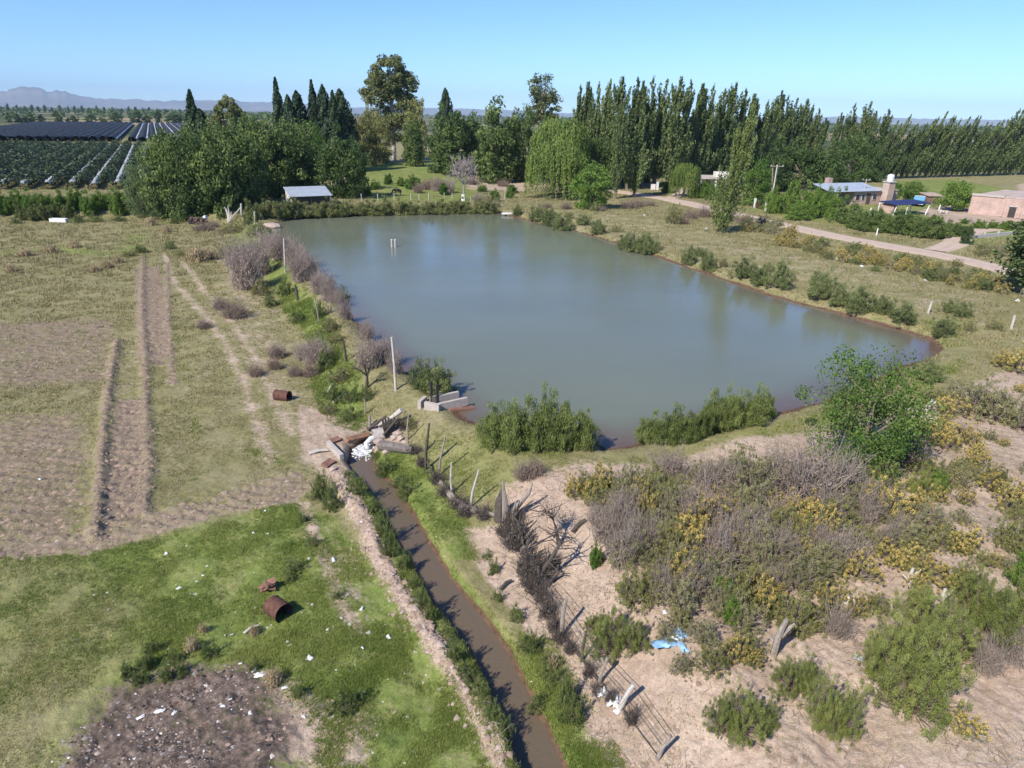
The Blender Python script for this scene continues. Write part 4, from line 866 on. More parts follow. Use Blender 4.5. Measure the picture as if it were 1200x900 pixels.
# ------------------------------------------------------------------ scrub on the sand, bottom right
many('yellow', [(757,612,565,34),(700,585,540,50),(740,596,556,40),(672,582,552,30),(945,622,574,50),(968,628,588,36),(922,612,580,30),(1018,600,554,48),(1048,608,560,56),(1076,604,568,36),(1092,520,486,40),(1112,526,496,32),(1112,486,458,40),(1075,512,488,30),(1160,486,458,34),(1136,520,494,28),(1142,546,522,28),(1118,566,548,24),(1100,588,568,26),(1158,572,546,36),(1186,598,566,46),(1192,436,402,44),(1175,430,408,34),(1130,590,568,24),(900,706,668,40),(880,694,664,34),(972,718,676,48),(1000,722,690,30),(1008,676,640,50),(1058,664,632,40),(1036,654,630,36),(1090,676,646,44),(1118,694,664,44),(1130,858,832,48),(860,772,738,36),(820,640,606,44),(845,606,572,40),(862,648,616,40),(905,600,570,34),(765,690,664,28),(790,640,610,32),(935,650,622,36),(882,780,758,28),(1198,590,560,40),(1075,690,664,30)], 'yellow-flowered scrub on the sand')
many('sage', [(880,588,522,64),(856,566,530,44),(730,600,556,50),(770,640,600,56),(740,660,618,56),(800,668,626,60),(830,690,646,60),(795,712,668,54),(860,676,640,50),(890,650,610,60),(925,670,632,54),(960,660,626,50),(1140,482,438,64),(1168,492,444,64),(1190,500,460,50),(1120,466,440,40),(1090,622,584,50),(1070,640,604,46),(845,716,684,48),(870,734,696,50),(815,606,572,48),(784,606,560,50),(982,668,634,44),(1184,640,606,46),(1060,616,596,34),(1040,640,612,40),(782,748,722,36),(825,752,722,44),(800,786,762,34),(1125,612,590,28),(905,634,604,44)], 'grey-green scrub on the sand')
many('oliveshrub', [(870,560,522,50),(842,572,540,40),(820,560,534,36),(690,574,550,40),(716,576,546,36),(792,590,548,46),(742,706,654,46),(762,700,660,36),(778,676,640,40),(846,674,636,46),(930,738,688,54),(910,722,690,40),(948,728,696,36),(1026,716,690,36),(1184,640,598,40),(1198,650,612,40),(948,634,600,34),(1094,470,450,30),(1140,560,540,26),(1085,556,530,40),(870,600,570,40),(835,785,748,40),(800,730,708,30),(960,690,660,40),(1102,640,616,34),(1010,636,610,40),(700,660,640,18),(875,765,735,40),(1165,560,540,24)], 'olive scrub on the sand')
many('tangle', [(950,588,520,90),(915,578,530,60),(985,584,536,56),(712,632,592,56),(730,660,616,54),(756,644,606,50),(700,612,590,36),(980,744,712,44),(775,700,664,44),(830,655,618,50),(805,700,660,44),(1154,786,750,44),(1190,776,738,44),(1178,748,716,44),(1090,620,596,36),(875,655,620,40),(1065,545,510,40),(850,640,606,44),(905,690,660,40)], 'bare thorn tangles on the sand')
many('feather', [(712,764,706,64),(742,760,716,46),(698,738,712,36),(1068,830,730,110),(1040,776,706,80),(1088,780,700,90),(1110,760,696,70),(1076,728,676,66),(1062,812,752,80),(1024,790,740,50),(1148,730,668,70),(1176,758,676,86),(1200,740,660,70),(1136,704,656,54),(928,806,758,60),(946,796,770,36),(965,852,786,60),(985,858,796,54),(1080,578,540,44),(1094,572,548,34),(870,858,798,66),(844,856,806,50),(895,850,812,44),(598,0,0,0)][:-1], 'feathery green scrub on the sand')
many('hedge', [(845,702,676,30),(855,730,702,26),(1096,576,552,26),(698,664,638,20),(1200,690,640,40)])

many('thorn', [(606,640,604,54),(616,668,636,48),(626,694,662,40),(600,616,590,40),(640,722,694,38),(566,606,586,34),(536,594,574,34),(512,566,544,28),(655,752,730,30),(470,502,484,30),(486,530,516,28),(454,508,494,28),(590,626,606,32),(630,676,640,36),(700,812,796,26)], 'dark thorn branches along the old fence line', 'thorn_tangle')  # loose dead thorn branches in separate pieces, set along the old fence
SPOLY = poly([(672,560),(760,548),(850,540),(940,560),(1040,570),(1010,640),(960,690),(900,720),(820,710),(760,690),(735,650),(690,610)], 1.2); k = 0
while k < 52:
    px, py = random.uniform(670, 1040), random.uniform(560, 725); g_ = G2(px, py, 1.2)
    if sdpoly(np.array([g_[0]]), np.array([g_[1]]), SPOLY)[0] > 0: continue
    kind = random.choice(['sage', 'oliveshrub', 'oliveshrub', 'tangle', 'tangle', 'yellow']); S(kind, px, py, py - random.uniform(26, 42), random.uniform(44, 66), DS[kind], dict(yellow='flowering_shrub', sage='sage_shrub', oliveshrub='olive_shrub').get(kind, 'thorn_tangle'), 'low scrub on the sand'); k += 1

# the mauve brush line along the left shore
x_ = 0
for (ax_, ay_), (bx_, by_) in zip([(312,292),(340,300),(358,320),(378,338)], [(340,300),(358,320),(378,338),(396,358)]):
    for f in (.15, .5, .85): S('tamarisk', ax_ + (bx_ - ax_) * f + random.uniform(-3, 3), ay_ + (by_ - ay_) * f + random.uniform(-1, 3), ay_ + (by_ - ay_) * f - random.uniform(13, 24), random.uniform(20, 30), DS['tamarisk'], 'tamarisk', 'dry tamarisks along the left bank')

k = 0
while k < 46:
    px, py = random.uniform(1030, 1235), random.uniform(455, 690); kind = random.choice(['yellow', 'yellow', 'sage', 'oliveshrub', 'oliveshrub', 'tangle']); hh_ = random.uniform(13, 26) * (.6 + (py - 455) / 400)
    S(kind, px, py, py - hh_, hh_ * random.uniform(1.2, 1.9), DS[kind], dict(yellow='flowering_shrub', sage='sage_shrub', oliveshrub='olive_shrub').get(kind, 'thorn_tangle'), 'small scrub at the right edge'); k += 1
many('thorn', [(522,580,560,30),(545,604,584,30),(600,640,618,40),(622,684,652,44),(636,706,680,34),(648,738,716,30),(668,764,744,26),(690,792,772,26),(715,822,802,26),(740,846,824,30),(646,664,640,36),(494,546,528,22)], 'dark thorn branches along the old fence line', 'thorn_tangle')
# ------------------------------------------------------------------ built things
def UP(base, px, py):
    """the point seen at a pixel, in the upright plane through base"""
    d = ray(px, py); t = base.y / d[1]; return Vector(EYE + d * t)
WOOD = plain('grey_wood', (.30, .255, .215), .9, .4, 9, .4); DARKWOOD = plain('dark_wood', (.085, .070, .058), .95, .4, 9, .4); PALEWOOD = plain('bleached_wood', (.50, .46, .41), .9, .25, 9, .3)
WHITEP = plain('white_paint', (.74, .73, .70), .7, .12, 3); CONC = plain('concrete', (.46, .43, .40), .9, .25, 5, .4); PCONC = plain('pale_concrete', (.44, .39, .345), .9, .18, 5, .3)
RUST = plain('rust', (.105, .045, .030), .85, .5, 7, .4); PRUST = plain('pale_rust', (.22, .115, .08), .85, .4, 6, .3); IRON = plain('dark_iron', (.035, .028, .026), .7, .4, 6)
METALR = plain('zinc_roof', (.43, .48, .54), .45, .12, 1.2, 0, .25); PLASTERW = plain('white_plaster', (.76, .70, .66), .9, .1, 2); DARKIN = plain('interior_shade', (.05, .045, .042), .9, .3, 3)  # DARKIN paints the shade inside the open shed and the doorway
GLASS = plain('window_glass', (.03, .04, .055), .12, .3, 2); TYRE = plain('tyre', (.02, .02, .021), .85, .2, 5); BLUEP = plain('light_blue_paint', (.12, .31, .47), .35, .1, 3); NAVY = plain('navy_roof', (.018, .026, .10), .6, .3, 2)
PVC = plain('white_plastic', (.68, .68, .67), .45, .06, 5); BLUEPL = plain('blue_plastic', (.28, .48, .70), .35, .35, 3); STONE = plain('rubble_stone', (.42, .33, .28), .95, .3, 4, .5); CLODM = plain('clod_soil', (.33, .235, .18), .95, .3, 3, .4)
def brick(name, a, b, mo):
    m, n, l, bs = nt(name); t = n.new('ShaderNodeTexBrick'); mp = n.new('ShaderNodeMapping'); mp.inputs['Rotation'].default_value = (math.radians(90), 0, 0)
    l.new(n.new('ShaderNodeTexCoord').outputs['Object'], mp.inputs[0]); l.new(mp.outputs[0], t.inputs['Vector']); t.inputs['Scale'].default_value = 2.4; t.inputs['Mortar Size'].default_value = .03
    t.inputs['Color1'].default_value = (*a, 1); t.inputs['Color2'].default_value = (*b, 1); t.inputs['Mortar'].default_value = (*mo, 1)
    q = noise(n, l, .9, 4, .6).outputs[0]; l.new(mix(n, l, 1., t.outputs[0], ramp(n, l, q, (.3, (.75, .75, .75)), (.7, (1.15, 1.15, 1.15))), 'MULTIPLY'), bs.inputs['Base Color']); bs.inputs['Roughness'].default_value = .95; return m
BRICK = brick('pink_brick', (.42, .24, .19), (.50, .31, .25), (.52, .44, .39)); PBRICK = brick('pale_brick', (.44, .27, .22), (.50, .34, .28), (.54, .46, .41))
def boxo(nm, c, d, mat, parent, rz=0): return MB().box(c, d, rz).build(nm, mat, parent)

# white shed by the far shore
p = GT(342, 242.5); o = empty('shed', p, math.radians(30)); L, Dp, h0, h1 = 6.1, 3.6, 1.55, 2.5
m = MB()
for x in (0, L - .15): m.prism([(0, 0), (Dp, 0), (Dp, h1), (0, h0)], 0, .15, Matrix(((0, 0, 1, x), (1, 0, 0, 0), (0, 1, 0, 0), (0, 0, 0, 1))))
m.box((L / 2, Dp - .075, h1 / 2 - .04), (L - .31, .15, h1 - .08)); m.build('wall', PLASTERW, o)
m = MB(); n_ = 40
for i in range(n_):
    x0, x1 = -.25 + (L + .5) * i / n_, -.25 + (L + .5) * (i + 1) / n_; za, zb = (.03 if i % 2 else 0), (0 if i % 2 else .03); s_ = (h1 - h0) / Dp
    m.add([(x0, -.35, h0 + .05 - .35 * s_ + za), (x1, -.35, h0 + .05 - .35 * s_ + zb), (x1, Dp + .2, h1 + .05 + .2 * s_ + zb), (x0, Dp + .2, h1 + .05 + .2 * s_ + za)], [(0, 1, 2, 3)])
m.build('roof', METALR, o); boxo('front_shade', (L / 2, .12, h0 / 2 - .03), (L - .4, .06, h0 - .1), DARKIN, o)  # open front: a dark panel stands in for the shaded interior
for x in (.3, L / 2, L - .3): boxo('post', (x, -.06, h0 / 2 - .06), (.1, .1, h0 - .12), DARKWOOD, o)
tag(o, 'low white shed with a pale metal roof under the dark trees at the far shore', 'shed')

# grey-roofed brick house
p = GT(999, 240.5); q = GT(1049, 238.5); rz = math.atan2(q.y - p.y, q.x - p.x); L = (q - p).length; o = empty('brick_house', p, rz); hh = 2.35
Dp = 8.
m = MB(); m.box((L / 2, Dp / 2, hh / 2), (L, Dp, hh)); m.box((-2.6, Dp / 2 + 1.5, hh / 2), (5.1, Dp - 3, hh - .02)); m.build('wall', BRICK, o)
boxo('flat_roof', (L * .79, Dp / 2, hh + .07), (L * .42, Dp + .25, .14), BRICK, o)
m = MB(); n_ = 60; xa, xb = -6.2, L * .58
for i in range(n_):
    x0, x1 = xa + (xb - xa) * i / n_, xa + (xb - xa) * (i + 1) / n_; za, zb = (.035 if i % 2 else 0), (0 if i % 2 else .035)
    for (ya, ha), (yb, hb) in (((-.5, hh + .05), (Dp / 2, hh + 1.1)), ((Dp / 2, hh + 1.1), (Dp + .5, hh + .05))): m.add([(x0, ya, ha + za), (x1, ya, ha + zb), (x1, yb, hb + zb), (x0, yb, hb + za)], [(0, 1, 2, 3)])
m.prism([(.0, hh), (Dp, hh), (Dp / 2, hh + .98)], xb - .35, xb - .1, Matrix(((0, 0, 1, 0), (1, 0, 0, 0), (0, 1, 0, 0), (0, 0, 0, 1))))
m.build('metal_roof', METALR, o)
boxo('chimney', (-1.5, Dp * .62, hh + .9), (.9, .9, 2.1), PBRICK, o)
for x, w_ in ((.8, .8), (2.1, .5), (L * .47, .8), (L * .86, 1.0)):
    f = boxo('window', (x, -.03, 1.35), (w_ + .16, .1, 1.1), PALEWOOD, o); boxo('pane', (x, -.085, 1.35), (w_, .02, .92), GLASS, f)
boxo('door', (L * .33, -.03, 1.0), (.85, .1, 1.95), DARKWOOD, o)
for x in (-6, -4.2): boxo('porch_post', (x, -.3, hh / 2), (.14, .14, hh), WOOD, o)
tag(o, 'pink brick house with a grey metal roof and a chimney behind the hedge', 'house')
tx = L * .68; tw = boxo('water_tower', (0, 0, 1.95), (1.45, 1.3, 3.9), PBRICK, None); tw.location = Vector(p) + Matrix.Rotation(rz, 3, 'Z') @ Vector((tx, -.72, 0)); tw.rotation_euler = (0, 0, rz)
boxo('platform', (0, 0, 3.98), (1.75, 1.6, .15), CONC, tw); tag(tw, 'square brick tower carrying the white water tank, against the brick house', 'tower')
m = MB(); m.tube([(0, 0, 0), (0, 0, .9), (0, 0, 1.15)], [.57, .60, .44], 24); tk = m.build('water_tank', PVC, None, False); tk.location = tw.location + Vector((0, 0, 4.06))
MB().tube([(0, 0, 1.15), (0, 0, 1.24)], .24, 12).build('lid', PVC, tk); tag(tk, 'white round water tank standing on the brick tower', 'water tank')

# carport, pickup, brown shed behind it
p = GT(1046, 253); q = GT(1084, 252); rz = math.atan2(q.y - p.y, q.x - p.x); L = (q - p).length; o = empty('carport', p, rz); hh = 1.75
MB().box((L / 2 + .2, 1.5, hh + .1), (L + .5, 3.4, .12), tilt=(.06, -.02)).build('roof', NAVY, o)
for x, y, k in ((0, 0, .5), (L, 0, .55), (L * .4, .05, 0), (0, 3, 0), (L, 3, 0)): MB().tube([(x, y, 0), (x + k, y, hh)], .09, 6).build('post', WHITEP, o)
boxo('brick_wall', (L * .25, 2.6, hh / 2 - .06), (L * .5, .18, hh - .12), BRICK, o); boxo('side_wall', (.25, 1.4, hh / 2 - .2), (.18, 2.2, hh - .4), PBRICK, o)
tag(o, 'low carport with a dark blue roof on white slanting posts', 'carport')
p = GT(1076, 241); o = empty('pickup_truck', p, math.radians(236))
prof = [(-2.2,.42),(2.15,.42),(2.22,.75),(2.12,.98),(1.0,1.08),(.45,1.62),(-.75,1.66),(-.95,1.08),(-2.2,1.05)]
MX = Matrix(((1, 0, 0, 0), (0, 0, 1, 0), (0, 1, 0, 0), (0, 0, 0, 1)))
MB().prism(prof, -.86, .86, MX).build('body', BLUEP, o)
m = MB(); m.prism([(.42,1.12),(.86,1.12),(.40,1.55),(.36,1.55)], -.78, .78, Matrix.Translation((.06, 0, 0)) @ MX); m.build('windscreen', GLASS, o)
for s in (-1, 1):
    MB().box((-.15, s * .865, 1.34), (1.0, .02, .36)).build('side_window', GLASS, o)
    MB().box((2.2, s * .62, .80), (.06, .3, .18)).build('headlight', PVC, o)
    for x in (-1.35, 1.4):
        wv = MB().tube([(x, s * .66, .34), (x, s * .88, .34)], .34, 16).build('wheel', TYRE, o); MB().tube([(x, s * .86, .34), (x, s * .895, .34)], .19, 12).build('rim', PVC, wv)
boxo('load_bed', (-1.6, 0, 1.075), (1.1, 1.5, .02), IRON, o); boxo('bumper', (2.24, 0, .5), (.12, 1.7, .16), PVC, o); boxo('roof_panel', (-.15, 0, 1.672), (1.15, 1.6, .03), PVC, o)
tag(o, 'old light blue pickup with a white roof parked behind the carport', 'pickup')
p = GT(1086, 239); o = empty('brown_shed', p, math.radians(4)); boxo('wall', (1.3, 1.2, .75), (2.6, 2.4, 1.5), plain('brown_board', (.20, .12, .09), .9, .3, 3), o)
MB().box((1.3, 1.2, 1.6), (2.9, 2.8, .12), tilt=(.12, 0)).build('roof', plain('tan_roof', (.40, .30, .24), .9, .25, 2), o); boxo('door', (1.5, -.02, .6), (.8, .05, 1.2), DARKWOOD, o); tag(o, 'small brown shed with a tan roof right behind the blue pickup', 'shed')

# unfinished brick building at the right edge
p = GT(1134, 250); q = GT(1200, 257); rz = math.atan2(q.y - p.y, q.x - p.x); L = 19.; Dp = 16.; hh = 2.9; o = empty('brick_building', p, rz)
boxo('wall', (L / 2, Dp / 2, hh / 2), (L, Dp, hh), PBRICK, o); boxo('roof_slab', (L / 2, Dp / 2, hh + .1), (L - .5, Dp - .5, .14), plain('dusty_slab', (.44, .35, .30), .95, .25, .7), o)
m = MB(); m.box((2.3, .12, hh + .17), (4.6, .5, .34)); m.box((10.2, .12, hh + .10), (5.2, .5, .3)); m.build('parapet', PCONC, o)
for x in (4.75, 7.1, 9.4, 13.0, 16.4): boxo('pier', (x, -.06, hh / 2), (.32, .14, hh - .1), PCONC if x > 12 else PBRICK, o)
boxo('doorway', (6.1, -.012, .85), (.95, .06, 1.6), DARKIN, o); boxo('bricked_up_window', (8.2, -.02, 1.3), (1.3, .05, 1.3), PCONC, o); boxo('lintel', (6.1, -.03, 1.75), (1.3, .09, .16), CONC, o)  # the doorway is a dark panel, the shade of the opening painted on
tag(o, 'unfinished pale brick building with a flat roof at the right edge', 'building')
m = MB(); 
for k in range(9): m.blob((random.uniform(-.9, .9), random.uniform(-.6, .6), .15 + random.uniform(0, .25)), random.uniform(.2, .4), k, 1)
o = m.build('rubble_heap', PCONC); o.location = GT(1106, 250); tag(o, 'small heap of whitish rubble under the round dense tree', 'rubble')
for px, py, t in [(1099, 249.5, 240), (1019, 250.5, 243.5)]:
    b = GT(px, py); o = MB().tube([(0, 0, 0), (.12, 0, hpx(b, t))], .10, 6).build('post', WHITEP); o.location = b; tag(o, 'white post by the rubble heap under the round tree' if px > 1050 else 'white post in the hedge before the brick house', 'post')
for px, py, tx_, ty, lab in [(1087.5, 367, 1092, 353.5, 'leaning white stake on the right shore near the pond corner'), (1185, 385, 1189.5, 369.5, 'leaning white stake in the scrub at the right edge'), (1027, 276.5, 1029, 267.5, 'pale stake leaning at the verge of the dirt road'), (1054, 275, 1054.6, 270.5, 'short white marker at the foot of the roadside hedge')]:
    b = GT(px, py); t = UP(b, tx_, ty); o = MB().tube([(0, 0, -.1), t - b], [.10, .075], 6, True, .1).build('stake', PALEWOOD if py > 280 else WHITEP); o.location = b; tag(o, lab, 'stake')
# low yard wall at the fork
a_, b_ = GT(1137, 280), GT(1215, 272); d = b_ - a_; o = empty('yard_wall', a_, math.atan2(d.y, d.x)); L = d.length; boxo('wall', (L / 2, 0, .2), (L, .18, .5), CONC, o)
for k in range(6): boxo('pillar', (L * k / 5, 0, .3), (.22, .22, .75), CONC, o)
tag(o, 'low pale yard wall beside the farm track at the right edge', 'wall')

# flat-roofed house, white hut, gate, gate pillars, lamp
p = GT(819, 223); o = empty('flat_roofed_house', p, math.radians(-4)); hh = 2.3
boxo('wall', (3.2, 4.6, hh / 2), (6.6, 4., hh), PLASTERW, o); boxo('roof_slab', (3.1, 3.2, hh + .15), (7.4, 7.4, .3), PCONC, o); boxo('roof_block', (4.9, 3.4, hh + .75), (2.8, 3., .9), PLASTERW, o)
for x in (.1, 3.2, 6.3): boxo('column', (x, .0, hh / 2), (.35, .35, hh), PLASTERW, o)
boxo('door', (2.2, 2.57, 1.), (.9, .06, 2.), DARKWOOD, o); f = boxo('window', (4.6, 2.57, 1.3), (1.2, .06, 1.), PALEWOOD, o); boxo('pane', (4.6, 2.53, 1.3), (1., .02, .8), GLASS, f)
tag(o, 'pale flat-roofed house with a columned porch left of the lone pale poplar', 'house')
p = GT(897, 217); o = empty('white_hut', p, math.radians(-8)); boxo('wall', (.9, 1.3, .9), (1.8, 2.6, 1.8), PLASTERW, o); MB().box((.9, 1.3, 1.9), (2.2, 3., .14), tilt=(.08, 0)).build('roof', BLUEP, o); boxo('door', (.9, -.02, .8), (.7, .05, 1.5), DARKWOOD, o); tag(o, 'small white hut with a pale blue roof between the bushy trees', 'hut')
p = GT(884, 243.5); q = GT(897, 246.5); rz = math.atan2(q.y - p.y, q.x - p.x); L = (q - p).length; o = empty('gate', p, rz)
for x in (0, L): boxo('gate_post', (x, 0, .75), (.28, .28, 1.6), WHITEP, o)
m = MB(); [m.box((L / 2, 0, .25 + .17 * k), (L - .4, .05, .1)) for k in range(5)]; m.box((L / 2, -.04, .6), (.1, .05, .9)); m.build('gate_leaf', RUST, o); tag(o, 'rust-brown yard gate between two white posts beside the dirt road', 'gate')
p = GT(768, 223); o = empty('gate_pillars', p, .1); boxo('wall_stub', (-.5, .1, .6), (.9, .3, 1.2), PLASTERW, o); boxo('pillar', (.35, 0, .75), (.4, .4, 1.6), WHITEP, o); MB().box((.35, 0, 1.6), (.5, .5, .12), taper=.5).build('cap', WHITEP, o); tag(o, 'beige wall stub and white pillar at the yard entrance across the dirt road', 'gate pillar')
b = GT(765, 215); t = UP(b, 765.5, 191); o = MB().tube([(0, 0, 0), t - b], [.13, .09], 7).build('wooden_pole', WOOD); o.location = b; tag(o, 'plain wooden pole behind the beige wall stub', 'pole')
b = GT(775.5, 216); t = UP(b, 776.5, 200.5) - b; o = empty('street_lamp', b); MB().tube([(0, 0, 0), t], [.09, .06], 7).build('pole', PCONC, o); MB().tube([t, t + Vector((.25, 0, .15)), t + Vector((.6, 0, .18))], .04, 5).build('arm', PCONC, o); boxo('lamp_head', t + Vector((.75, 0, .17)), (.5, .22, .14), PVC, o); tag(o, 'street lamp on a pale pole beside the small weeping willow', 'street lamp')
# utility poles and their wires
def upole(px, py, tx_, ty, lab, r=.14, arm=1.1):
    b = GT(px, py); t = UP(b, tx_, ty); o = empty('utility_pole', b); MB().tube([(0, 0, 0), t - b], [r, r * .7], 8).build('pole', PALEWOOD, o); v = t - b
    MB().box(v * .965, (arm * 2, .1, .12)).build('crossarm', WOOD, o)
    for k in (-.85, 0, .85): MB().tube([v * .965 + Vector((k * arm, 0, .06)), v * .965 + Vector((k * arm, 0, .22))], .05, 6).build('insulator', PVC, o)
    tag(o, lab, 'utility pole'); return b + v * .965
t1 = upole(902.5, 245.5, 911, 193, 'tall leaning utility pole at the bright roadside bushes'); t2 = upole(1010.5, 239, 1015.5, 210, 'thin leaning utility pole in front of the brick house', .09, .7)
t3 = upole(690, 214, 690, 186, 'pole hidden among the poplars, carrying the wires on') if 0 else Vector((10, 190, 9.))
for A, B, lab in [(t1, t2, 'overhead wire sagging between the leaning pole and the brick house')]:
    o = MB().tube([A + (B - A) * f - Vector((0, 0, 3.2 * f * (1 - f))) for f in np.linspace(0, 1, 14)], .018, 4).build('overhead_wire', IRON); tag(o, lab, 'wire')
A_ = UP(GT(765, 215), 765.5, 192); B_ = t1; o = MB().tube([A_ + (B_ - A_) * f - Vector((0, 0, 4.5 * f * (1 - f))) for f in np.linspace(0, 1, 18)], .022, 4).build('overhead_wire', IRON); tag(o, 'overhead wire sagging from the plain wooden pole to the leaning utility pole', 'wire')
b = GT(904, 243); o = MB().tube([(0, 0, 0), UP(b, 905.5, 197) - b], [.12, .09], 7).build('wooden_pole', WOOD); o.location = b; tag(o, 'second thinner pole standing against the tall leaning utility pole', 'pole')

# paddock fence, horse, landing board, gauge posts
FP = [(424,236,227),(443,235,227),(462,234.5,226.5),(481.7,235,227),(491,234.5,227.5),(502.5,235,226),(521,233,226),(530,232.5,226),(551.7,235.5,231),(571,234,226),(591.5,233.5,221)]
o = empty('wire_fence', GT(*FP[0][:2])); tops = []
for px, py, t in FP:
    b = GT(px, py); h = hpx(b, t); bl = b - o.location; MB().tube([bl, bl + Vector((random.uniform(-.05, .05), 0, h))], .075, 6).build('post', PALEWOOD, o); tops.append((bl, h))
for f in (.45, .9):
    MB().tube([bl + Vector((0, 0, h * f)) for bl, h in tops], .012, 4).build('wire', IRON, o)
tag(o, 'wire fence on thin pale posts between the paddock and the far shore', 'fence')
# horse grazing: one skinned body
def horse(p, rz, s):
    V = [(0,0,1.15),(.45,0,1.18),(.75,0,1.3),(1.02,0,.98),(1.2,0,.62),(1.32,0,.38),(-.45,0,1.18),(-.68,0,1.1),(-.8,0,.8),(-.82,0,.5)]
    E_ = [(0,1),(1,2),(2,3),(3,4),(4,5),(0,6),(6,7),(7,8),(8,9)]; R_ = [.30,.29,.22,.15,.12,.07,.29,.20,.05,.03]
    for x, back in ((.5, 0), (-.55, 1)):
        for y in (-.17, .17):
            i = len(V); V += [(x, y, .9), (x + (-.06 if back else .02), y, .5), (x + (.0 if back else .03), y, .06)]; R_ += [.14 if back else .11, .065, .055]; E_ += [((6 if back else 1), i), (i, i + 1), (i + 1, i + 2)]
    me = bpy.data.meshes.new('horse'); me.from_pydata(V, E_, []); o = link('horse', me); sk = o.modifiers.new('skin', 'SKIN')
    for v, r in zip(me.skin_vertices[0].data, R_): v.radius = (r, r)
    me.skin_vertices[0].data[0].use_root = True; o.modifiers.new('sub', 'SUBSURF').render_levels = 2; me.materials.append(plain('dark_coat', (.022, .017, .015), .7, .3, 4)); o.location = p; o.rotation_euler = (0, 0, rz); o.scale = (s, s, s)
    return o
try: tag(horse(GT(466, 229.5), math.radians(195), .85), 'dark horse grazing in the paddock behind the wire fence', 'horse')
except Exception as ex: print('horse', ex)
a_, b_ = GT(588, 253), GT(600, 249.5); d = b_ - a_; o = empty('landing_board', a_ + Vector((0, 0, .12)), math.atan2(d.y, d.x)); L = d.length
MB().box((L / 2, 0, .25), (L, 1.0, .14), tilt=(0, -.03)).build('board', WHITEP, o); [boxo('foot', (x, 0, .02), (.15, .8, .36), WOOD, o) for x in (.3, L - .3)]
tag(o, 'white landing board tilted on the far shore of the pond', 'board')
for px, lab in ((459.3, 'left of the two pale gauge posts standing in the pond'), (463.3, 'right of the two pale gauge posts standing in the pond')):
    g = G(px, 289.5, ZW); o = empty('gauge_post', (g[0], g[1], ZW - .6)); h = hpx(np.array([g[0], g[1], ZW]), 281) + .6; MB().tube([(0, 0, 0), (0, 0, h)], .10, 8).build('post', PALEWOOD, o); MB().tube([(0, 0, h), (0, 0, h + .05)], .115, 8).build('cap', WHITEP, o); tag(o, lab, 'post', 'gauge posts in the water')

# posts and poles on the left bank
for px, py, tx_, ty, r, mt, nm, lab in [(464,457.5,459,395,.075,PALEWOOD,'wooden_pole','tallest thin grey pole on the near bank beside the concrete sluice'), (334,320,332.5,279,.09,PALEWOOD,'wooden_pole','tall pale pole among the pinkish tamarisks of the left bank'),
   (349,352,346,334,.12,DARKWOOD,'stake','dark thick stake on the left bank below the tall pale pole'), (374,380,369,350,.05,WOOD,'stake','thin slanting stake halfway along the left bank'), (406,424,402,400,.085,DARKWOOD,'stake','dark stake with a knob-like top above the green bank slope'),
   (298.5,270,298,248,.10,PALEWOOD,'wooden_pole','pale pole at the far left corner of the pond'), (388,366,387,352,.05,WOOD,'stake','short thin stake between the tamarisks and the green slope'), (428,486,427,468,.045,WOOD,'stake','thin upright stick above the pipe outlet'), (433,500,433,487,.07,WOOD,'stake','short grey stake at the shoulder of the pipe outlet')]:
    b = GT(px, py); v = UP(b, tx_, ty) - b; o = MB().tube([(0, 0, -.2), v * .5 + Vector((.02, 0, 0)), v], [r, r * .9, r * .75], 7, True, .08).build(nm, mt); o.location = b; tag(o, lab, 'pole' if nm == 'wooden_pole' else 'stake')
b = GT(283, 254); o = empty('braced_post', b); v = UP(b, 282.5, 238.5) - b; MB().tube([(0, 0, 0), v], .13, 7).build('post', PALEWOOD, o); MB().tube([v * .75, UP(b, 273, 254) - b], .09, 6).build('brace', PALEWOOD, o); tag(o, 'pale corner post with a slanting brace at the edge of the willow wood', 'post')
b = GT(269, 261); m = MB()
for tx_, ty in [(263,242),(265,244),(267,241),(271,248),(272,252),(266,250)]: v = UP(b, tx_, ty) - b; m.tube([Vector((random.uniform(-.2, .2), random.uniform(-.2, .2), 0)), v * .5 + Vector((.1, 0, 0)), v], [.2, .13, .04], 6)
o = m.build('dead_stump', PALEWOOD); o.location = b; tag(o, 'bleached dead stump with upright splinters before the braced post', 'stump')
def little_tree(px, py, ht, lab, mt, sc=1.):
    m = MB(); q = np.random.default_rng(int(px)); h = ht
    m.tube([(0, 0, -.1), (.05, 0, h * .35)], [.11, .08], 6)
    for k in range(7):
        a = q.uniform(0, 6.28); e = Vector((math.cos(a) * h * .35, math.sin(a) * h * .35, h * q.uniform(.6, 1.))); s0 = Vector((.05, 0, h * .33)); mid = (s0 + e) / 2 + Vector((0, 0, .08)); m.tube([s0, mid, e], [.05, .03, .01], 4)
        for _ in range(4): d = Vector(q.normal(0, .2, 3)) * h * .6; m.tube([mid, mid + d + Vector((0, 0, .2))], [.02, .006], 3, False)
    o = m.build('bare_sapling', mt); o.location = GT(px, py); tag(o, lab, 'sapling')
little_tree(430, 455, 2.2, 'small dark bare tree on the near left bank beside the tall thin pole', DARKWOOD)
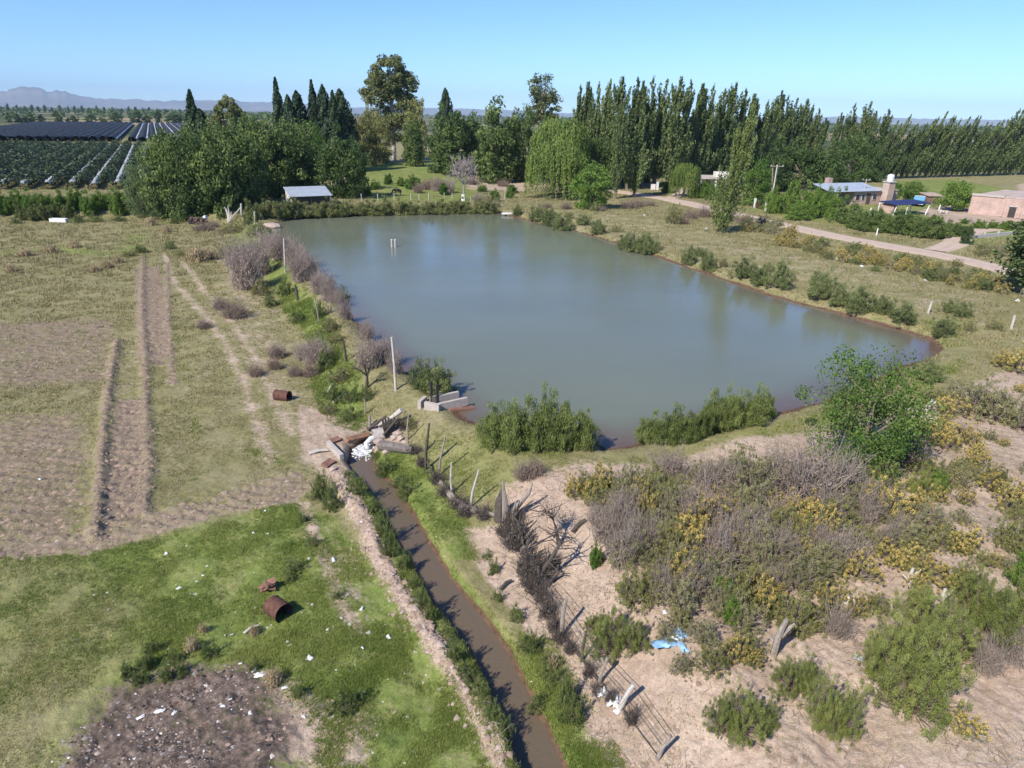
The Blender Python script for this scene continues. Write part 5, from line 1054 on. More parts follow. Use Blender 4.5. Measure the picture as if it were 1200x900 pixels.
for x0_, y0_, x1_, y1_, r, mt, lab in [(387,449,404,436,.07,PALEWOOD,'bleached pole lying on the green bank slope, higher of two'), (390,473,407,463,.08,PALEWOOD,'bleached pole lying on the bank slope, lower of two'), (384,461,391,450,.05,PALEWOOD,'thin bleached stick lying on the bank slope'), (712,594,722,580,.10,PALEWOOD,'bleached branch poking out of the thorn tangle beside the sand'), (671,625,686,612,.09,DARKWOOD,'dark stick shaped as a stick shadow on the open sand'), (702,616,712,610,.07,PALEWOOD,'short bleached stick inside the thorn tangle'),  # the dark stick on the open sand models a cast shadow
   (586,692,600,683,.06,DARKWOOD,'dark stick lying between the ditch and the stake barrier'), (362,533,384,530,.09,PALEWOOD,'bleached plank lying left of the concrete ditch edge'), (318,680,330,690,.04,PALEWOOD,'thin stick in the green grass') if 0 else (286,744,304,736,.04,PALEWOOD,'long pale stalk lying in the grass above the burn heap')]:
    a_, b_ = GT(x0_, y0_), GT(x1_, y1_); o = MB().tube([(0, 0, .06), (b_ - a_) * .5 + Vector((0, .05, .14)), b_ - a_ + Vector((0, 0, .12))], [r, r * .9, r * .6], 6, True, .1).build('dead_branch', mt); o.location = a_; tag(o, lab, 'branch')

# rusty drums
def drum(px, py, rz, lab, r=.33, L=.95, tilt=0.):
    o = empty('rusty_drum', GT(px, py) + Vector((0, 0, r * .9)), rz); m = MB(); k = 18; rr = []
    for x in np.linspace(-L / 2, L / 2, 13): rr.append((x, r * (1.045 if abs(abs(x) - L / 6) < .05 or abs(x) > L / 2 - .01 else 1)))
    m.tube([(x, 0, 0) for x, _ in rr], [q for _, q in rr], k, False, .015); m.build('shell', RUST, o, True)
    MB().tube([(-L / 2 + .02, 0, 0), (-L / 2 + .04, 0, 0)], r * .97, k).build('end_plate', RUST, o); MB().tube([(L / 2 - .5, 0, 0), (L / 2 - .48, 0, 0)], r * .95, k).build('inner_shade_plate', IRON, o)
    o.rotation_euler = (0, tilt, rz); tag(o, lab, 'drum')
drum(331.5, 468.5, math.radians(-14), 'rust-brown drum lying open on the bare ground beside the wheel track', .29, .85); drum(327, 722, math.radians(-38), 'rust-brown drum lying in the green grass above the burn heap', .31, .66)
m = MB(); 
for k in range(7): a_ = random.uniform(0, 6.3); m.box((random.uniform(-.2, .2), random.uniform(-.18, .18), .10 + .03 * k), (random.uniform(.3, .5), random.uniform(.15, .3), .03), a_, 1, (random.uniform(-.5, .5), random.uniform(-.5, .5)))
o = m.build('rusty_scrap', PRUST); o.location = GT(319, 691); tag(o, 'crumpled rusty sheet scrap beside the drum in the grass', 'scrap')

# concrete sluice at the shore
p = GT(501.5, 478.5); o = empty('concrete_sluice', p, math.radians(33)); 
m = MB(); m.box((1.6, -.45, .12), (2.1, .22, .55)); m.box((1.6, .75, .12), (2.1, .22, .55)); m.build('side_wall', PCONC, o)
MB().box((.15, -.35, .16), (1.1, .24, .62), math.radians(-58)).build('wing_wall', PCONC, o); MB().box((-.05, .72, .14), (1.0, .24, .58), math.radians(40)).build('wing_wall', PCONC, o); boxo('floor_slab', (1.5, .15, -.2), (2.4, 1.0, .12), IRON, o)
for y in (-.28, .55): MB().box((.55, y, .75), (.14, .14, 1.75)).build('gate_post', IRON, o)
boxo('sluice_board', (.55, .13, .25), (.07, .7, .7), DARKWOOD, o); o.scale = (.78, .78, .78); tag(o, 'pale concrete sluice with dark gate posts at the shore by the willow shrub', 'sluice')
a_ = GT(528, 479); o = MB().box((.55, 0, .05), (1.5, .55, .12), math.radians(25), .95, (.05, .12)).build('rusty_plate', PRUST); o.location = a_; tag(o, 'red-brown plate lying half in the water beside the concrete sluice', 'plate')

# pipe outlet, foam, planks, rubble, beams
m0 = Vector((*G2(437.5, 524, ZC), ZC)); pc = UP(m0, 437, 511.5); ax = Vector((.93, .36, .02)).normalized()
o = empty('outlet_pipe', pc); r = .36; k = 20; m = MB(); Lp = 1.3
u_ = ax.orthogonal().normalized(); v_ = ax.cross(u_); vs = []
for s_, rr in ((0, r), (Lp, r), (Lp, r * .78), (0, r * .78)): vs += [ax * s_ + (u_ * math.cos(t) + v_ * math.sin(t)) * rr for t in np.linspace(0, 2 * math.pi, k, endpoint=False)]
m.add(vs, [(i * k + j, i * k + (j + 1) % k, ((i + 1) % 4) * k + (j + 1) % k, ((i + 1) % 4) * k + j) for i in range(4) for j in range(k)]); m.build('pipe', plain('old_concrete', (.42, .37, .33), .95, .25, 6, .4), o, False)
tag(o, 'grey concrete pipe pouring water into the head of the ditch', 'pipe')
FOAM = plain('foam', (.66, .69, .71), .5, .15, 9, .8)
m = MB(); path = [pc + ax * .25 + Vector((0, 0, -.05)), pc - ax * .1 + Vector((0, 0, -.10)), pc - ax * .35 + Vector((0, 0, -.32))]; e_ = Vector((*G2(431, 527, ZC), ZC + .03)); path.append(e_)
m.tube(path, [.13, .13, .13, .15], 10, True, .3)
for k in range(260):
    f = random.random(); c = Vector((*G2(428 + random.gauss(0, 5.5) - 10 * f + 6 * max(0, f - .55) * 4, 526 + random.gauss(0, 3) + 18 * max(0, f - .5), ZC), ZC)); m.blob((c.x, c.y, ZC + .0), random.uniform(.025, .085) * (1.2 - .6 * f), k, 1, (1.7, 1.5, .3))
tag(m.build('white_water', FOAM, None, True), 'white foaming water below the concrete pipe', 'foam', kind='stuff')
def slab(a, b, w_, h_, mat, nm, lab, cat, lift=.1, tilt=0.):
    A, B = GT(*a), GT(*b); d = B - A; o = MB().box((0, 0, 0), (d.length, w_, h_), 0, 1, (tilt, 0)).build(nm, mat); o.location = (A + B) / 2 + Vector((0, 0, lift)); o.rotation_euler = (0, -math.asin(max(-1, min(1, d.z / d.length))), math.atan2(d.y, d.x)); tag(o, lab, cat); return o
slab((385,523.5), (401,540), .18, .3, PCONC, 'ditch_edge', 'whitish concrete edge along the left side of the ditch head', 'concrete edge', .18)
slab((388,520), (398,516), .3, .15, PRUST, 'broken_slab', 'reddish broken slab behind the concrete ditch edge', 'slab', .1, .3); slab((380,548), (390,541), .35, .12, PRUST, 'broken_slab', 'orange-brown broken slab left of the ditch head', 'slab', .08, .25)
slab((406,517), (432,512), .25, .2, plain('red_earth', (.28, .15, .095), .95, .35, 5, .5), 'earth_bank', 'reddish earth bank leading to the concrete pipe', 'earth bank', .05, .5)
a_, b_ = GT(446, 526), GT(484, 532); o = MB().tube([(0, 0, .2), (b_ - a_) * .5 + Vector((0, 0, .22)), b_ - a_ + Vector((0, 0, .18))], [.25, .24, .18], 9, True, .1).build('fallen_log', plain('grey_log', (.16, .135, .12), .9, .4, 6, .5)); o.location = a_; tag(o, 'thick grey log lying right of the concrete pipe', 'log')
a_ = GT(444, 502); b_ = UP(GT(470, 497), 471, 480.5); o = MB().tube([(0, 0, .15), (b_ - a_) * .6, b_ - a_], [.10, .10, .13], 7, True, .1).build('beam', PALEWOOD); o.location = a_; tag(o, 'bleached beam slanting up above the pipe', 'beam')
a_ = GT(431, 506); b_ = UP(GT(443, 500), 452, 488); o = MB().tube([(0, 0, .1), b_ - a_], [.08, .07], 6).build('beam', DARKWOOD); o.location = a_; tag(o, 'thin dark beam crossing behind the pipe', 'beam')
p = GT(457, 512); o = empty('sluice_boards', p, .5); m = MB()
for k in range(5): MB().box((-.35 + .17 * k, .02 * (k % 2), .55), (.15, .06, 1.5 + .12 * (k % 3)), 0, 1, (-.12, .04 * (k - 2))).build('board', DARKWOOD, o)
MB().box((0, -.07, .8), (1.0, .07, .12)).build('rail', DARKWOOD, o); MB().tube([(-.5, -.12, .3), (.6, -.1, 1.35)], .07, 6).build('brace', DARKWOOD, o); o.scale = (.72, .72, .72); tag(o, 'dark upright boards closing the channel behind the pipe', 'boards')
for k, (px, py, r) in enumerate([(459,503,.22),(464,501,.20),(461,507,.25),(467,505,.18),(458,509,.22),(466,510,.24),(470,515,.20),(462,514,.2),(474,520,.18),(444,520,.26),(449,527,.2),(452,531,.17),(457,528,.2),(438,524,.2),(469,523,.2),(477,525,.16),(398,536,.2),(390,551,.18)]):
    o = MB().blob((0, 0, 0), r, 50 + k, 1, (1.2, 1, .7)).build('rubble_block', STONE); o.location = GT(px, py) + Vector((0, 0, r * .4)); tag(o, 'pinkish rubble block lying round the concrete pipe', 'rubble', 'rubble blocks round the pipe')

# old fence line of stakes over a fallen trunk
for i, (bx, by, tx_, ty, r, mt, lab) in enumerate([(478,515.5,479,484,.045,WOOD,'thin stake next to the round green weed above the log'),(499,551,503,496,.075,DARKWOOD,'tall dark split stake left of the fallen trunk'),(514,558,522,511,.05,WOOD,'slanting grey stake at the upper end of the fallen trunk'),(530,579,529,542,.05,PALEWOOD,'short pale stake over the middle of the fallen trunk'),(551,595,561,551,.05,PALEWOOD,'slanting pale stake at the lower end of the fallen trunk')]):
    b = GT(bx, by); v = UP(b, tx_, ty) - b; m = MB().tube([(0, 0, -.1), v * .4 + Vector((-.05, 0, 0)), v], [r * 1.1, r, r * .6], 6, True, .12)
    if i == 1: m.tube([v * .45, v * .55 + Vector((.25, .2, .0)), v * .5 + Vector((.3, .3, .2))], [.05, .04, .02], 5); m.tube([v * .2 + Vector((.02, 0, 0)), Vector((.5, -.75, .05))], [.05, .03], 5)
    o = m.build('stake', mt); o.location = b; tag(o, lab, 'stake')
P_ = [GT(*q) + Vector((0, 0, .12)) for q in [(507,556),(520,573),(534,590),(548,599),(565,602),(582,608)]]; o0 = P_[0]
o = MB().tube([q - o0 for q in P_], [.05, .12, .16, .15, .11, .07], 8, True, .12).build('fallen_log', WOOD); o.location = o0
[MB().tube([P_[k] - o0, P_[k] - o0 + Vector((random.uniform(-.4, .4), random.uniform(-.6, .3), random.uniform(.1, .35)))], [.045, .012], 5).build('branch_stub', WOOD, o) for k in (0, 1, 1, 2, 2, 3, 3, 4)]; tag(o, 'long grey fallen trunk lying across the grassy slope', 'trunk')
b = GT(591, 611); o = empty('dead_tree', b); v = UP(b, 589, 564) - b
MB().tube([(.05, 0, -.1), v * .5 + Vector((.06, 0, 0)), v], [.15, .12, .03], 9, True, .12).build('trunk', WOOD, o); MB().tube([(-.15, .2, -.1), v * .45 + Vector((-.1, .2, 0)), v * .75 + Vector((-.05, .15, 0))], [.24, .2, .05], 8, True, .2).build('split_trunk', DARKWOOD, o)
MB().tube([(.2, .1, .2), UP(b, 607, 592) - b, UP(b, 619, 578) - b, UP(b, 624, 567) - b], [.13, .11, .08, .03], 7, True, .12).build('limb', WOOD, o); MB().tube([(.2, 0, .1), UP(b, 624, 587) - b], [.07, .03], 5).build('limb', DARKWOOD, o); tag(o, 'dead split tree stump with a raised limb at the top of the stake barrier', 'dead tree')
o = empty('stake_barrier', GT(606, 640)); q = np.random.default_rng(5); oz = o.location.copy()
for k in range(34):
    f = k / 33; bx = 598 + 24 * f + q.uniform(-3, 3); by = 612 + 66 * f + q.uniform(-4, 4); b = GT(bx, by); v = UP(b, bx + q.uniform(-1, 16) + 14 * f * (q.random() > .5), by - q.uniform(12, 28)) - b; r = q.uniform(.03, .065) * (1.4 if k in (28, 14) else 1)
    MB().tube([b - oz, b - oz + v * .55 + Vector(q.normal(0, .05, 3)), b - oz + v], [r, r * .85, r * .4], 6, True, .12).build('stake', [DARKWOOD, WOOD, DARKWOOD][k % 3], o)
for f0, f1, z in ((.0, .6, .5), (.3, 1., .35)):
    A = GT(598 + 24 * f0, 612 + 66 * f0) - oz; B = GT(598 + 24 * f1, 612 + 66 * f1) - oz; MB().tube([A + Vector((0, 0, z)), (A + B) / 2 + Vector((.1, 0, z + .1)), B + Vector((0, 0, z))], .045, 6, True, .1).build('rail', DARKWOOD, o)
tag(o, 'barrier of close-set dark stakes leaning over the bare sand', 'barrier')
for kk, (bx, by, pts, lab) in enumerate([(628,690,[(634,672),(645,655),(657,636),(652,622)],'bent dark thorn branch hanging over the sand right of the stake barrier'),(655,640,[(652,622),(647,604),(640,598)],'dark dead sapling with a withered top on the bare sand'),(640,688,[(648,677),(655,670)],'small dark dead branch sticking up before the wire fence')]):
    b = GT(bx, by); m = MB(); pt = [Vector((0, 0, 0))] + [UP(b, *p_) - b for p_ in pts]; n_ = len(pt); m.tube(pt, [.085 * (1 - .6 * i / n_) for i in range(n_)], 6, True, .15)
    for i in range(1, n_):
        for _ in range(9 if kk < 2 else 4):
            e = Vector(q.normal(0, .42, 3)); e.z = abs(e.z) * .5 - .05; s0 = pt[i] * q.uniform(.85, 1.0); m.tube([s0, s0 + e * .6, s0 + e + Vector(q.normal(0, .1, 3))], [.025, .017, .006], 4, False)
    o = m.build('dead_branch', DARKWOOD); o.location = b
    if kk == 1: C = np.array(pt[-1]) + q.normal(0, .22, (700, 3)); V, Fc = cards(C, C, .035, .35, .9, None, q); link('withered_leaves', npmesh('withered_leaves', V, Fc, LM['dead'], {'tone': np.repeat(q.random(700), 4)}), o)
    tag(o, lab, 'branch')
# wire fence at the bottom
FN = [((634,692),(631,664),.06,DARKWOOD),((658,746),(663,702),.07,WOOD),((682,775),(687,740),.05,DARKWOOD),((702,801),(712,771),.055,WOOD),((726,832),(743,802),.075,PALEWOOD),((770,890),(786,862),.06,WOOD)]
o = empty('wire_fence', GT(658, 746)); oz = o.location.copy(); A = []
for bpx, tpx, r, mt in FN:
    b = GT(*bpx); v = UP(b, *tpx) - b; m = MB().tube([b - oz, b - oz + v * .5 + Vector((-.03, 0, 0)), b - oz + v], [r, r * .9, r * .8], 7, True, .1)
    if r == .055: m.tube([b - oz + v * .7, b - oz + v * .75 + Vector((-.12, 0, .22))], [.04, .03], 5)
    m.build('post', mt, o); A.append((b - oz, v))
for f in (.12, .5, .92): MB().tube([b + v * f for b, v in A], .012, 4).build('wire', IRON, o)
m = MB()      # the knotted netting between the wires
for (b0, v0), (b1, v1) in zip(A[:-1], A[1:]):
    n_ = int((b1 - b0).length / .28)
    for i in range(n_): f = i / n_; m.tube([b0 + (b1 - b0) * f + (v0 + (v1 - v0) * f) * .02, b0 + (b1 - b0) * f + (v0 + (v1 - v0) * f) * .88], .0035, 3, False)
    for z in np.linspace(.1, .8, 5): m.tube([b0 + v0 * z, b1 + v1 * z], .0035, 3, False)
m.build('netting', plain('galvanised_wire', (.22, .21, .20), .7, .2, 3), o); MB().tube([A[0][0] + Vector((0, 0, .05)), A[1][0] + Vector((0, 0, .06)), A[2][0] + Vector((0, 0, .05)), A[3][0] + Vector((0, 0, .05))], .03, 5).build('ground_rail', DARKWOOD, o)
tag(o, 'sagging wire net fence on crooked posts beside the ditch', 'fence')
# things on the sand
def crumple(nm, px, py, w_, d_, h_, mat, lab, cat, seed, n_=9):
    q = np.random.default_rng(seed); b = GT(px, py); V = []
    for i in range(n_):
        for j in range(n_):
            x, y = (i / (n_ - 1) - .5), (j / (n_ - 1) - .5); k = 1 - .35 * q.random() * (1 if max(abs(x), abs(y)) > .4 else 0); V.append((x * w_ * k + q.normal(0, w_ * .03), y * d_ * k + q.normal(0, d_ * .03), h_ * q.random() ** 1.5 * (1.1 - 2 * max(abs(x), abs(y))) + .02))
    Fc = np.array([[i * n_ + j, i * n_ + j + 1, (i + 1) * n_ + j + 1, (i + 1) * n_ + j] for i in range(n_ - 1) for j in range(n_ - 1)]); o = link(nm, npmesh(nm, V, Fc, mat)); o.location = b; o.rotation_euler = (0, 0, q.uniform(0, 6)); tag(o, lab, cat); return o
p = GT(787, 752); o = empty('plastic_sheet', p); 
def sheet(nm, c, w_, d_, h_, mat, seed, rz):
    q = np.random.default_rng(seed); n_ = 9; V = []
    for i in range(n_):
        for j in range(n_): x, y = i / (n_ - 1) - .5, j / (n_ - 1) - .5; V.append((x * w_ * (1 - .5 * abs(y)) + q.normal(0, .02), y * d_ + q.normal(0, .02), .03 + h_ * q.random() * max(0, 1 - 1.9 * max(abs(x), abs(y)))))
    Fc = np.array([[i * n_ + j, i * n_ + j + 1, (i + 1) * n_ + j + 1, (i + 1) * n_ + j] for i in range(n_ - 1) for j in range(n_ - 1)]); k = link(nm, npmesh(nm, V, Fc, mat), o); k.location = c; k.rotation_euler = (0, 0, rz)
sheet('crumpled_top', (.22, .18, .02), .62, .5, .35, BLUEPL, 3, .3); sheet('flap', (-.25, -.1, 0), .75, .34, .16, BLUEPL, 4, .2); sheet('tail', (.28, -.2, .01), .26, .5, .14, BLUEPL, 5, .1); sheet('white_patch', (.06, .05, .10), .2, .3, .18, PVC, 6, 1.)
tag(o, 'crumpled blue plastic sheet lying on the sand between the shrubs', 'plastic sheet')
for k, (px, py, w_, lab) in enumerate([(709,813,.50,'crumpled white bag at the foot of the wire fence, left of three'),(721,821,.55,'torn white bag against the leaning fence post'),(724,834,.26,'small white scrap below the leaning fence post'),(779,718,.2,'small white scrap on the sand above the blue sheet'),(1008,772,.36,'white canister lying on the open sand'),(867,796,.2,'white scrap beside the bottom feathery shrubs') if 0 else (921,804,.16,'tiny white scrap beside the small feathery shrub')]):
    crumple('white_bag', px, py, w_, w_ * .75, w_ * .5, PVC, lab, 'bag', 60 + k)
for k, (px, py) in enumerate([(980,304),(984,304),(1002,309),(1010,312.5),(1026,317),(1068,320),(1084,329),(1192,353),(755,252.5),(827,268.5)]): crumple('white_litter', px, py, .5, .4, .3, PVC, 'white bit of litter on the grassy right bank', 'litter', 80 + k, 5)['group'] = 'white litter on the right bank'
def forked(px, py, tx_, ty, r, lab, mt, seed):
    b = GT(px, py); v = UP(b, tx_, ty) - b; q = np.random.default_rng(seed); m = MB().tube([(0, 0, -.05), v * .5 + Vector((-.06, 0, .04)), v], [r, r * .9, r * .6], 7, True, .15); m.tube([v * .55, v * .75 + Vector((.22, .1, -.06)), v * .8 + Vector((.35, .15, .0))], [r * .7, r * .55, r * .25], 6); m.tube([v * .3, v * .3 + Vector((-.2, .2, .12))], [r * .5, r * .2], 5); o = m.build('dead_branch', mt); o.location = b; tag(o, lab, 'branch')
forked(906, 768, 922, 726, .10, 'grey forked dead branch leaning between yellow shrubs on the sand', WOOD, 1); forked(988, 721, 996, 699, .11, 'bleached stub standing among the shrubs right of the forked branch', PALEWOOD, 2); forked(1067, 688, 1070, 666, .08, 'bleached stub at the upper edge of the big feathery shrubs', PALEWOOD, 3); forked(1105, 712, 1108, 690, .07, 'pale stub beside the feathery shrubs near the right edge', PALEWOOD, 4); forked(1085, 484, 1093, 468, .08, 'bleached branch right of the big airy tree', PALEWOOD, 5)
# scrap heap and trough at the orchard side, rock at the pond corner
p = GT(233, 263); o = empty('scrap_heap', p); m = MB(); q = np.random.default_rng(9)
for k in range(26): m.box((q.uniform(-1.2, 1.0), q.uniform(-.6, .6), q.uniform(.15, .9)), (q.uniform(.3, 1.1), q.uniform(.1, .4), q.uniform(.05, .2)), q.uniform(0, 6), 1, (q.uniform(-.6, .6), q.uniform(-.6, .6)))
m.build('rusty_iron', plain('brown_scrap', (.13, .085, .07), .9, .5, 3), o); MB().tube([(.9, 0, .9), (1.25, -.05, 1.05)], .30, 12).build('white_drum', PVC, o); MB().tube([(-1, 0, .35), (-1, .12, .35)], .45, 14).build('wheel', TYRE, o); tag(o, 'heap of rusty scrap with a white drum on it at the edge of the willows', 'scrap heap')
a_, b_ = GT(60, 260.5), GT(79, 260.5); d = b_ - a_; o = empty('trough', a_, math.atan2(d.y, d.x)); L = d.length; [boxo(nm, c, s_, WHITEP, o) for nm, c, s_ in (('side', (L / 2, -.3, .32), (L, .08, .5)), ('side', (L / 2, .3, .32), (L, .08, .5)), ('end', (0.04, 0, .32), (.08, .52, .5)), ('end', (L - .04, 0, .32), (.08, .52, .5)), ('bottom', (L / 2, 0, .12), (L - .16, .52, .08)))]; tag(o, 'long white trough lying before the dry reeds at the orchard hedge', 'trough')
o = MB().blob((0, 0, 0), .9, 5, 2, (1.4, .9, .5)).build('boulder', STONE, None); o.location = GT(317, 266) + Vector((0, 0, .1)); tag(o, 'pinkish boulder in the far left corner of the pond', 'boulder')

# ------------------------------------------------------------------ litter on the field and the burn heap
LIT = [(311,599,.22),(297,625,.2),(314,626,.25),(362,655,.2),(391,657,.5),(407,698,.3),(366,709,.2),(210,690,.32),(243,664,.2),(238,675,.2),(195,649,.28),(127,715,.18),(126,695,.16),(424,714,.35),(432,742,.3),(455,747,.35),(425,760,.2),(337,753,.2),(363,772,.4),(384,738,.2),(264,745,.16),(400,725,.2),(410,732,.2),(318,733,.16),(428,565,.22),(424,612,.22),(272,744,.2),(480,577,.2),(47,562,.28),(66,673,.16)]
for k, (px, py, w_) in enumerate(LIT): crumple('litter_scrap', px, py, w_ * .62, w_ * .62 * q.uniform(.4, .9), w_ * .35, [PVC, PVC, PALEWOOD][k % 3], 'small pale scrap of litter lying in the grass left of the ditch', 'litter', 100 + k, 5)['group'] = 'litter in the field'
for k, (px, py, w_) in enumerate([(305,783,.75),(334,798,.4),(299,777,.5),(356,832,.3),(390,831,.35),(187,826,.5),(165,833,.4),(204,828,.35),(261,820,.3),(293,828,.3),(282,770,.25),(198,771,.25),(270,812,.2)]): crumple('ash_heap_scrap', px, py + 8, w_ * .55, w_ * .3, w_ * .15, PVC, 'white scrap lying on the dark burn heap', 'litter', 150 + k, 6)['group'] = 'white scraps on the burn heap'
q = np.random.default_rng(77)
def bits(nm, n, sampler, size, mats, lab, cat, flat=.5):
    """uncountable small bits as one mesh of jittered eight-cornered lumps"""
    P = []; 
    while len(P) < n: P += sampler()
    P = np.array(P[:n]); z = gz_arr(P[:, 0], P[:, 1]); s = size * np.clip(q.lognormal(0, .6, n), .3, 4.5); O = np.array([[1,0,0],[0,1,0],[-1,0,0],[0,-1,0],[0,0,1.]])
    V = O[None] * q.uniform(.5, 1.3, (n, 5, 3)); a = q.uniform(0, 6.28, n); ca, sa = np.cos(a)[:, None], np.sin(a)[:, None]
    V = np.stack([V[..., 0] * ca - V[..., 1] * sa, V[..., 0] * sa + V[..., 1] * ca, V[..., 2] * flat], -1) * s[:, None, None] + np.stack([P[:, 0], P[:, 1], z - .01], 1)[:, None]
    Fq = (np.arange(n) * 5)[:, None, None] + np.array([[0, 1, 4], [1, 2, 4], [2, 3, 4], [3, 0, 4]])[None]; k = q.integers(0, len(mats), n)
    bl = [(Fq[k == i].reshape(-1, 3), i) for i in range(len(mats)) if (k == i).any()]
    tag(link(nm, npmesh(nm, V.reshape(-1, 3), bl, mats)), lab, cat, kind='stuff')
def clustered(f):
    def g():
        P = np.array(f()); return list(P[fbm(P[:, 0] * .9, P[:, 1] * .9, 4, 61) > q.uniform(.36, .62, len(P))])
    return g
def in_mask(key, rmin, rmax, azmin=-45, azmax=45, lo=.4):
    def f():
        n = 4000; r = np.exp(q.uniform(math.log(rmin), math.log(rmax), n)); a = np.radians(q.uniform(azmin, azmax, n)); x, y = r * np.sin(a), r * np.cos(a); k = gm_arr(key, x, y) * q.uniform(.6, 1.4, n) > lo
        if key != 'wet': k &= gm_arr('wet', x, y) < .3
        return list(np.stack([x, y], 1)[k])
    return f
CHAR = plain('char', (.022, .020, .020), .9, .4, 9); ASHW = plain('white_ash', (.62, .60, .60), .9, .2, 9); ASHG = plain('grey_ash', (.25, .22, .21), .9, .3, 9)
bits('burn_debris', 7500, clustered(in_mask('ash', 9, 24, lo=.3)), .021, [CHAR] * 7 + [ASHG] * 7 + [ASHW] + [RUST, CLODM, CLODM, STONE, CLODM], 'dark burnt debris with white ash flecks at the lower left', 'debris', .7)
bits('dirt_clods', 9000, in_mask('bare', 11, 70), .030, [CLODM, STONE, CLODM], 'loose clods and pebbles on the bare soil', 'clods')
bits('furrow_clods', 12000, in_mask('plow', 20, 80, -48, -5), .045, [CLODM, plain('dark_clod', (.19, .14, .11), .95, .3, 3)], 'broken clods of the ploughed strips in the left field', 'clods')
def along(pts, w_, z=0.):
    P = spline(poly(pts, z), .3)
    def f():
        i = q.integers(0, len(P), 2000); return list(P[i] + q.normal(0, w_, (2000, 2)))
    return f
bits('spoil_clods', 3000, along(SPOIL_PX, .26), .036, [CLODM, STONE, CLODM], 'crumbly pale spoil ridge along the ditch', 'clods', .8)
bits('field_fragments', 1400, in_mask('green', 11, 32, -45, 5, .5), .022, [PVC, PALEWOOD, PALEWOOD, STONE], 'scattered fine pale fragments in the grass', 'debris', .5)

# dry twig litter under the scrub
P = []
while len(P) < 5200:
    n = 20000; r = np.exp(q.uniform(math.log(12), math.log(60), n)); a = np.radians(q.uniform(-8, 46, n)); x, y = r * np.sin(a), r * np.cos(a); k = (gm_arr('bare', x, y) > .6) & (fbm(x * .5, y * .5, 3, 41) > q.uniform(.42, .62, n)); P += list(np.stack([x, y], 1)[k])
P = np.array(P[:5200]); z = gz_arr(P[:, 0], P[:, 1]); S0 = np.stack([P[:, 0], P[:, 1], z + .01], 1); a = q.uniform(0, 6.28, len(P)); L = q.uniform(.06, .4, len(P)); E0 = S0 + np.stack([np.cos(a) * L, np.sin(a) * L, q.uniform(.0, .12, len(P))], 1)
V, Fq2 = twigs(S0, E0, .008, .004, q, .15); kk = q.integers(0, 3, len(P)); Fq2 = Fq2.reshape(len(P), -1, 4); tag(link('twig_litter', npmesh('twig_litter', V, [(Fq2[kk == i].reshape(-1, 4), i) for i in range(3)], [TWIG, DTWIG, PALEWOOD])), 'dry twigs scattered over the bare sand under the scrub', 'twigs', kind='stuff')
# ------------------------------------------------------------------ grass
def grass(nm, n, key, rmin, rmax, hgt_, mat, lab, lo, inv=(), az=(-48, 48), blades=5, wd=.012, patch=.5):
    P = []
    while sum(map(len, P)) < n:
        k = 60000; r = np.exp(q.uniform(math.log(rmin), math.log(rmax), k)); a = np.radians(q.uniform(*az, k)); x, y = r * np.sin(a), r * np.cos(a)
        v = gm_arr(key, x, y) if key else np.ones(k)
        ok = v * q.uniform(.5, 1.5, k) > lo
        for i_, t in inv: ok &= gm_arr(i_, x, y) < t * q.uniform(.5, 1.5, k)
        ok &= gm_arr('wet', x, y) < .25; ok &= fbm(x * .9, y * .9, 3, 91) > patch * q.uniform(.6, 1.25, k); P.append(np.stack([x, y], 1)[ok])
    P = np.concatenate(P)[:n]; z = gz_arr(P[:, 0], P[:, 1]); k = len(P); rr = np.hypot(P[:, 0], P[:, 1]); g = np.clip(rr / 28, .8, 3.2)[:, None]
    h = hgt_ * q.uniform(.5, 1.5, (k, blades)) * g; a = q.uniform(0, 6.28, (k, blades)); ln = q.uniform(.2, .9, (k, blades)) * h; sp = .05 * g
    B = np.stack([P[:, :1] + q.normal(0, 1, (k, blades)) * sp, P[:, 1:] + q.normal(0, 1, (k, blades)) * sp, np.repeat(z[:, None] - .02, blades, 1)], -1)
    Wv = np.stack([-np.sin(a), np.cos(a), 0 * a], -1) * (wd * g)[..., None]; Tp = B + np.stack([np.cos(a) * ln, np.sin(a) * ln, h], -1)
    V = np.stack([B - Wv, B + Wv, Tp], 2).reshape(-1, 3); Fc = np.arange(len(V)).reshape(-1, 3); t = np.repeat(np.clip(fbm(P[:, 0] * .5, P[:, 1] * .5, 3, 13) * .9 + q.normal(0, .16, k), 0, 1), blades * 3)
    tag(link(nm, npmesh(nm, V, Fc, mat, {'tone': t})), lab, 'grass', kind='stuff')
GRASSG = leafmat('grass_blade', (.070, .12, .018), (.23, .245, .07), .35, 0); GRASSD = leafmat('dry_grass_blade', (.125, .12, .05), (.27, .23, .125), .2, 0)
grass('grass', 80000, 'green', 9, 60, .085, GRASSG, 'short green grass of the field and the ditch banks', .45, (('ash', .3), ('road', .1)))
grass('dry_grass', 90000, None, 11, 170, .07, GRASSD, 'dry yellowish grass over the field and the banks', 0, (('bare', .35), ('green', .55), ('ash', .2), ('plow', .5), ('road', .1)))
grass('sand_grass', 16000, 'bare', 11, 45, .06, GRASSD, 'thin dry grass on the bare soil', .5, (('ash', .2),), patch=.55)
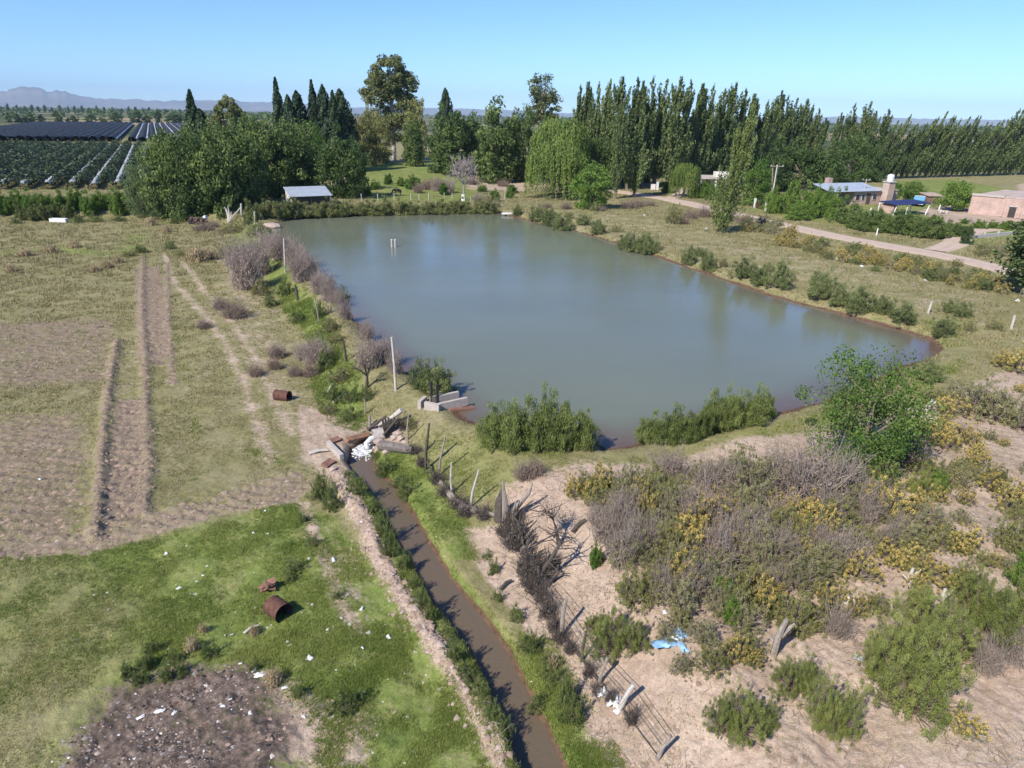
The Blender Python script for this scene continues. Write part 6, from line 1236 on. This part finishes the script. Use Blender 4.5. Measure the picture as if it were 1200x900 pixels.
# ------------------------------------------------------------------ labels that single each plant out by what stands near it
LAND = [('blue plastic sheet', 788, 747), ('big airy tree', 1008, 520), ('large bare thorn tangle', 950, 560), ('woven stake barrier', 620, 640), ('leaning post of the wire fence', 658, 745), ('white bags at the fence', 717, 818),
 ('pipe outlet', 440, 515), ('concrete sluice', 510, 470), ('tall thin pole on the bank', 460, 458), ('rusty drum on the track', 333, 466), ('rusty drum in the grass', 327, 718), ('dead forked branch on the sand', 912, 745),
 ('bleached stub among the shrubs', 992, 712), ('white shed', 360, 238), ('bare grey tree', 543, 236), ('white landing board', 596, 250), ('lone pale poplar', 847, 275), ('bright shore tree', 693, 244), ('utility pole', 905, 245),
 ('grey-roofed house', 1010, 240), ('blue carport', 1065, 250), ('blue pickup', 1077, 240), ('unfinished brick building', 1160, 255), ('fork of the dirt road', 1115, 288), ('white post on the right shore', 1088, 364), ('second post on the right shore', 1185, 382),
 ('flat-roofed house', 830, 222), ('gate pillars', 770, 222), ('scrap heap', 233, 262), ('white trough', 69, 260), ('orchard corner', 172, 225), ('burn heap', 250, 800), ('bottom end of the ditch', 620, 850), ('lower right corner', 1195, 845),
 ('right corner of the pond', 1097, 412), ('fallen trunk', 545, 588), ('dead tree stump', 590, 608), ('gauge posts in the water', 460, 290), ('edge poplar at the right', 1195, 346), ('left edge of the view', 2, 300), ('second pole of the bank', 333, 318), ('leaning post near the thistle', 405, 422), ('paddock horse', 465, 229), ('weeping willows', 650, 234),
 ('white litter on the right bank', 980, 303), ('left edge at the hedge', 2, 250), ('ploughed ridge', 120, 560), ('white canister on the sand', 1008, 772), ('round pepper tree', 1117, 247), ('tall eucalyptus', 462, 190), ('conifer row', 370, 200), ('lower left corner', 2, 845), ('right edge of the view', 1198, 540), ('far end of the orchard gap', 150, 146), ('street lamp', 777, 218)]
LP = np.array([list(GT(a, b))[:2] for _, a, b in LAND])
by = {}
for o, d in NAMED: by.setdefault(d, []).append(o)
ordered = {}
for o, d in NAMED:
    if o.get('group') in ('reedy bushes along the far shore', 'hedge bushes before the orchard'): ordered.setdefault(o['group'], []).append(o)
for g_, os_ in ordered.items():
    os_.sort(key=lambda o: o.location.x / o.location.y)
    for i, o in enumerate(os_): o['label'] = (f'reedy green bush on the far shore, {ordn[i]} from the left end' if 'reedy' in g_ else f'leafy hedge bush before the orchard, {ordn[i]} from the left')
    for d in by: by[d] = [o for o in by[d] if o not in os_]
by = {d: v for d, v in by.items() if v}
for d, os_ in by.items():
    P = np.array([o.location[:2] for o in os_]); D = np.linalg.norm(P[:, None] - LP[None], axis=2) 
    rank = D.argsort(0).argsort(0)
    score = rank + D / (.07 * np.linalg.norm(P, axis=1))[:, None]
    taken = set()
    for i in np.argsort(score.min(1)):
        o = os_[i]
        for j in np.argsort(score[i]):
            if (int(rank[i, j]), int(j)) not in taken: break
        taken.add((int(rank[i, j]), int(j))); r = int(rank[i, j])
        o['label'] = f'{d}, {"nearest" if r == 0 else ordn[r] + " nearest"} to the {LAND[j][0]}'
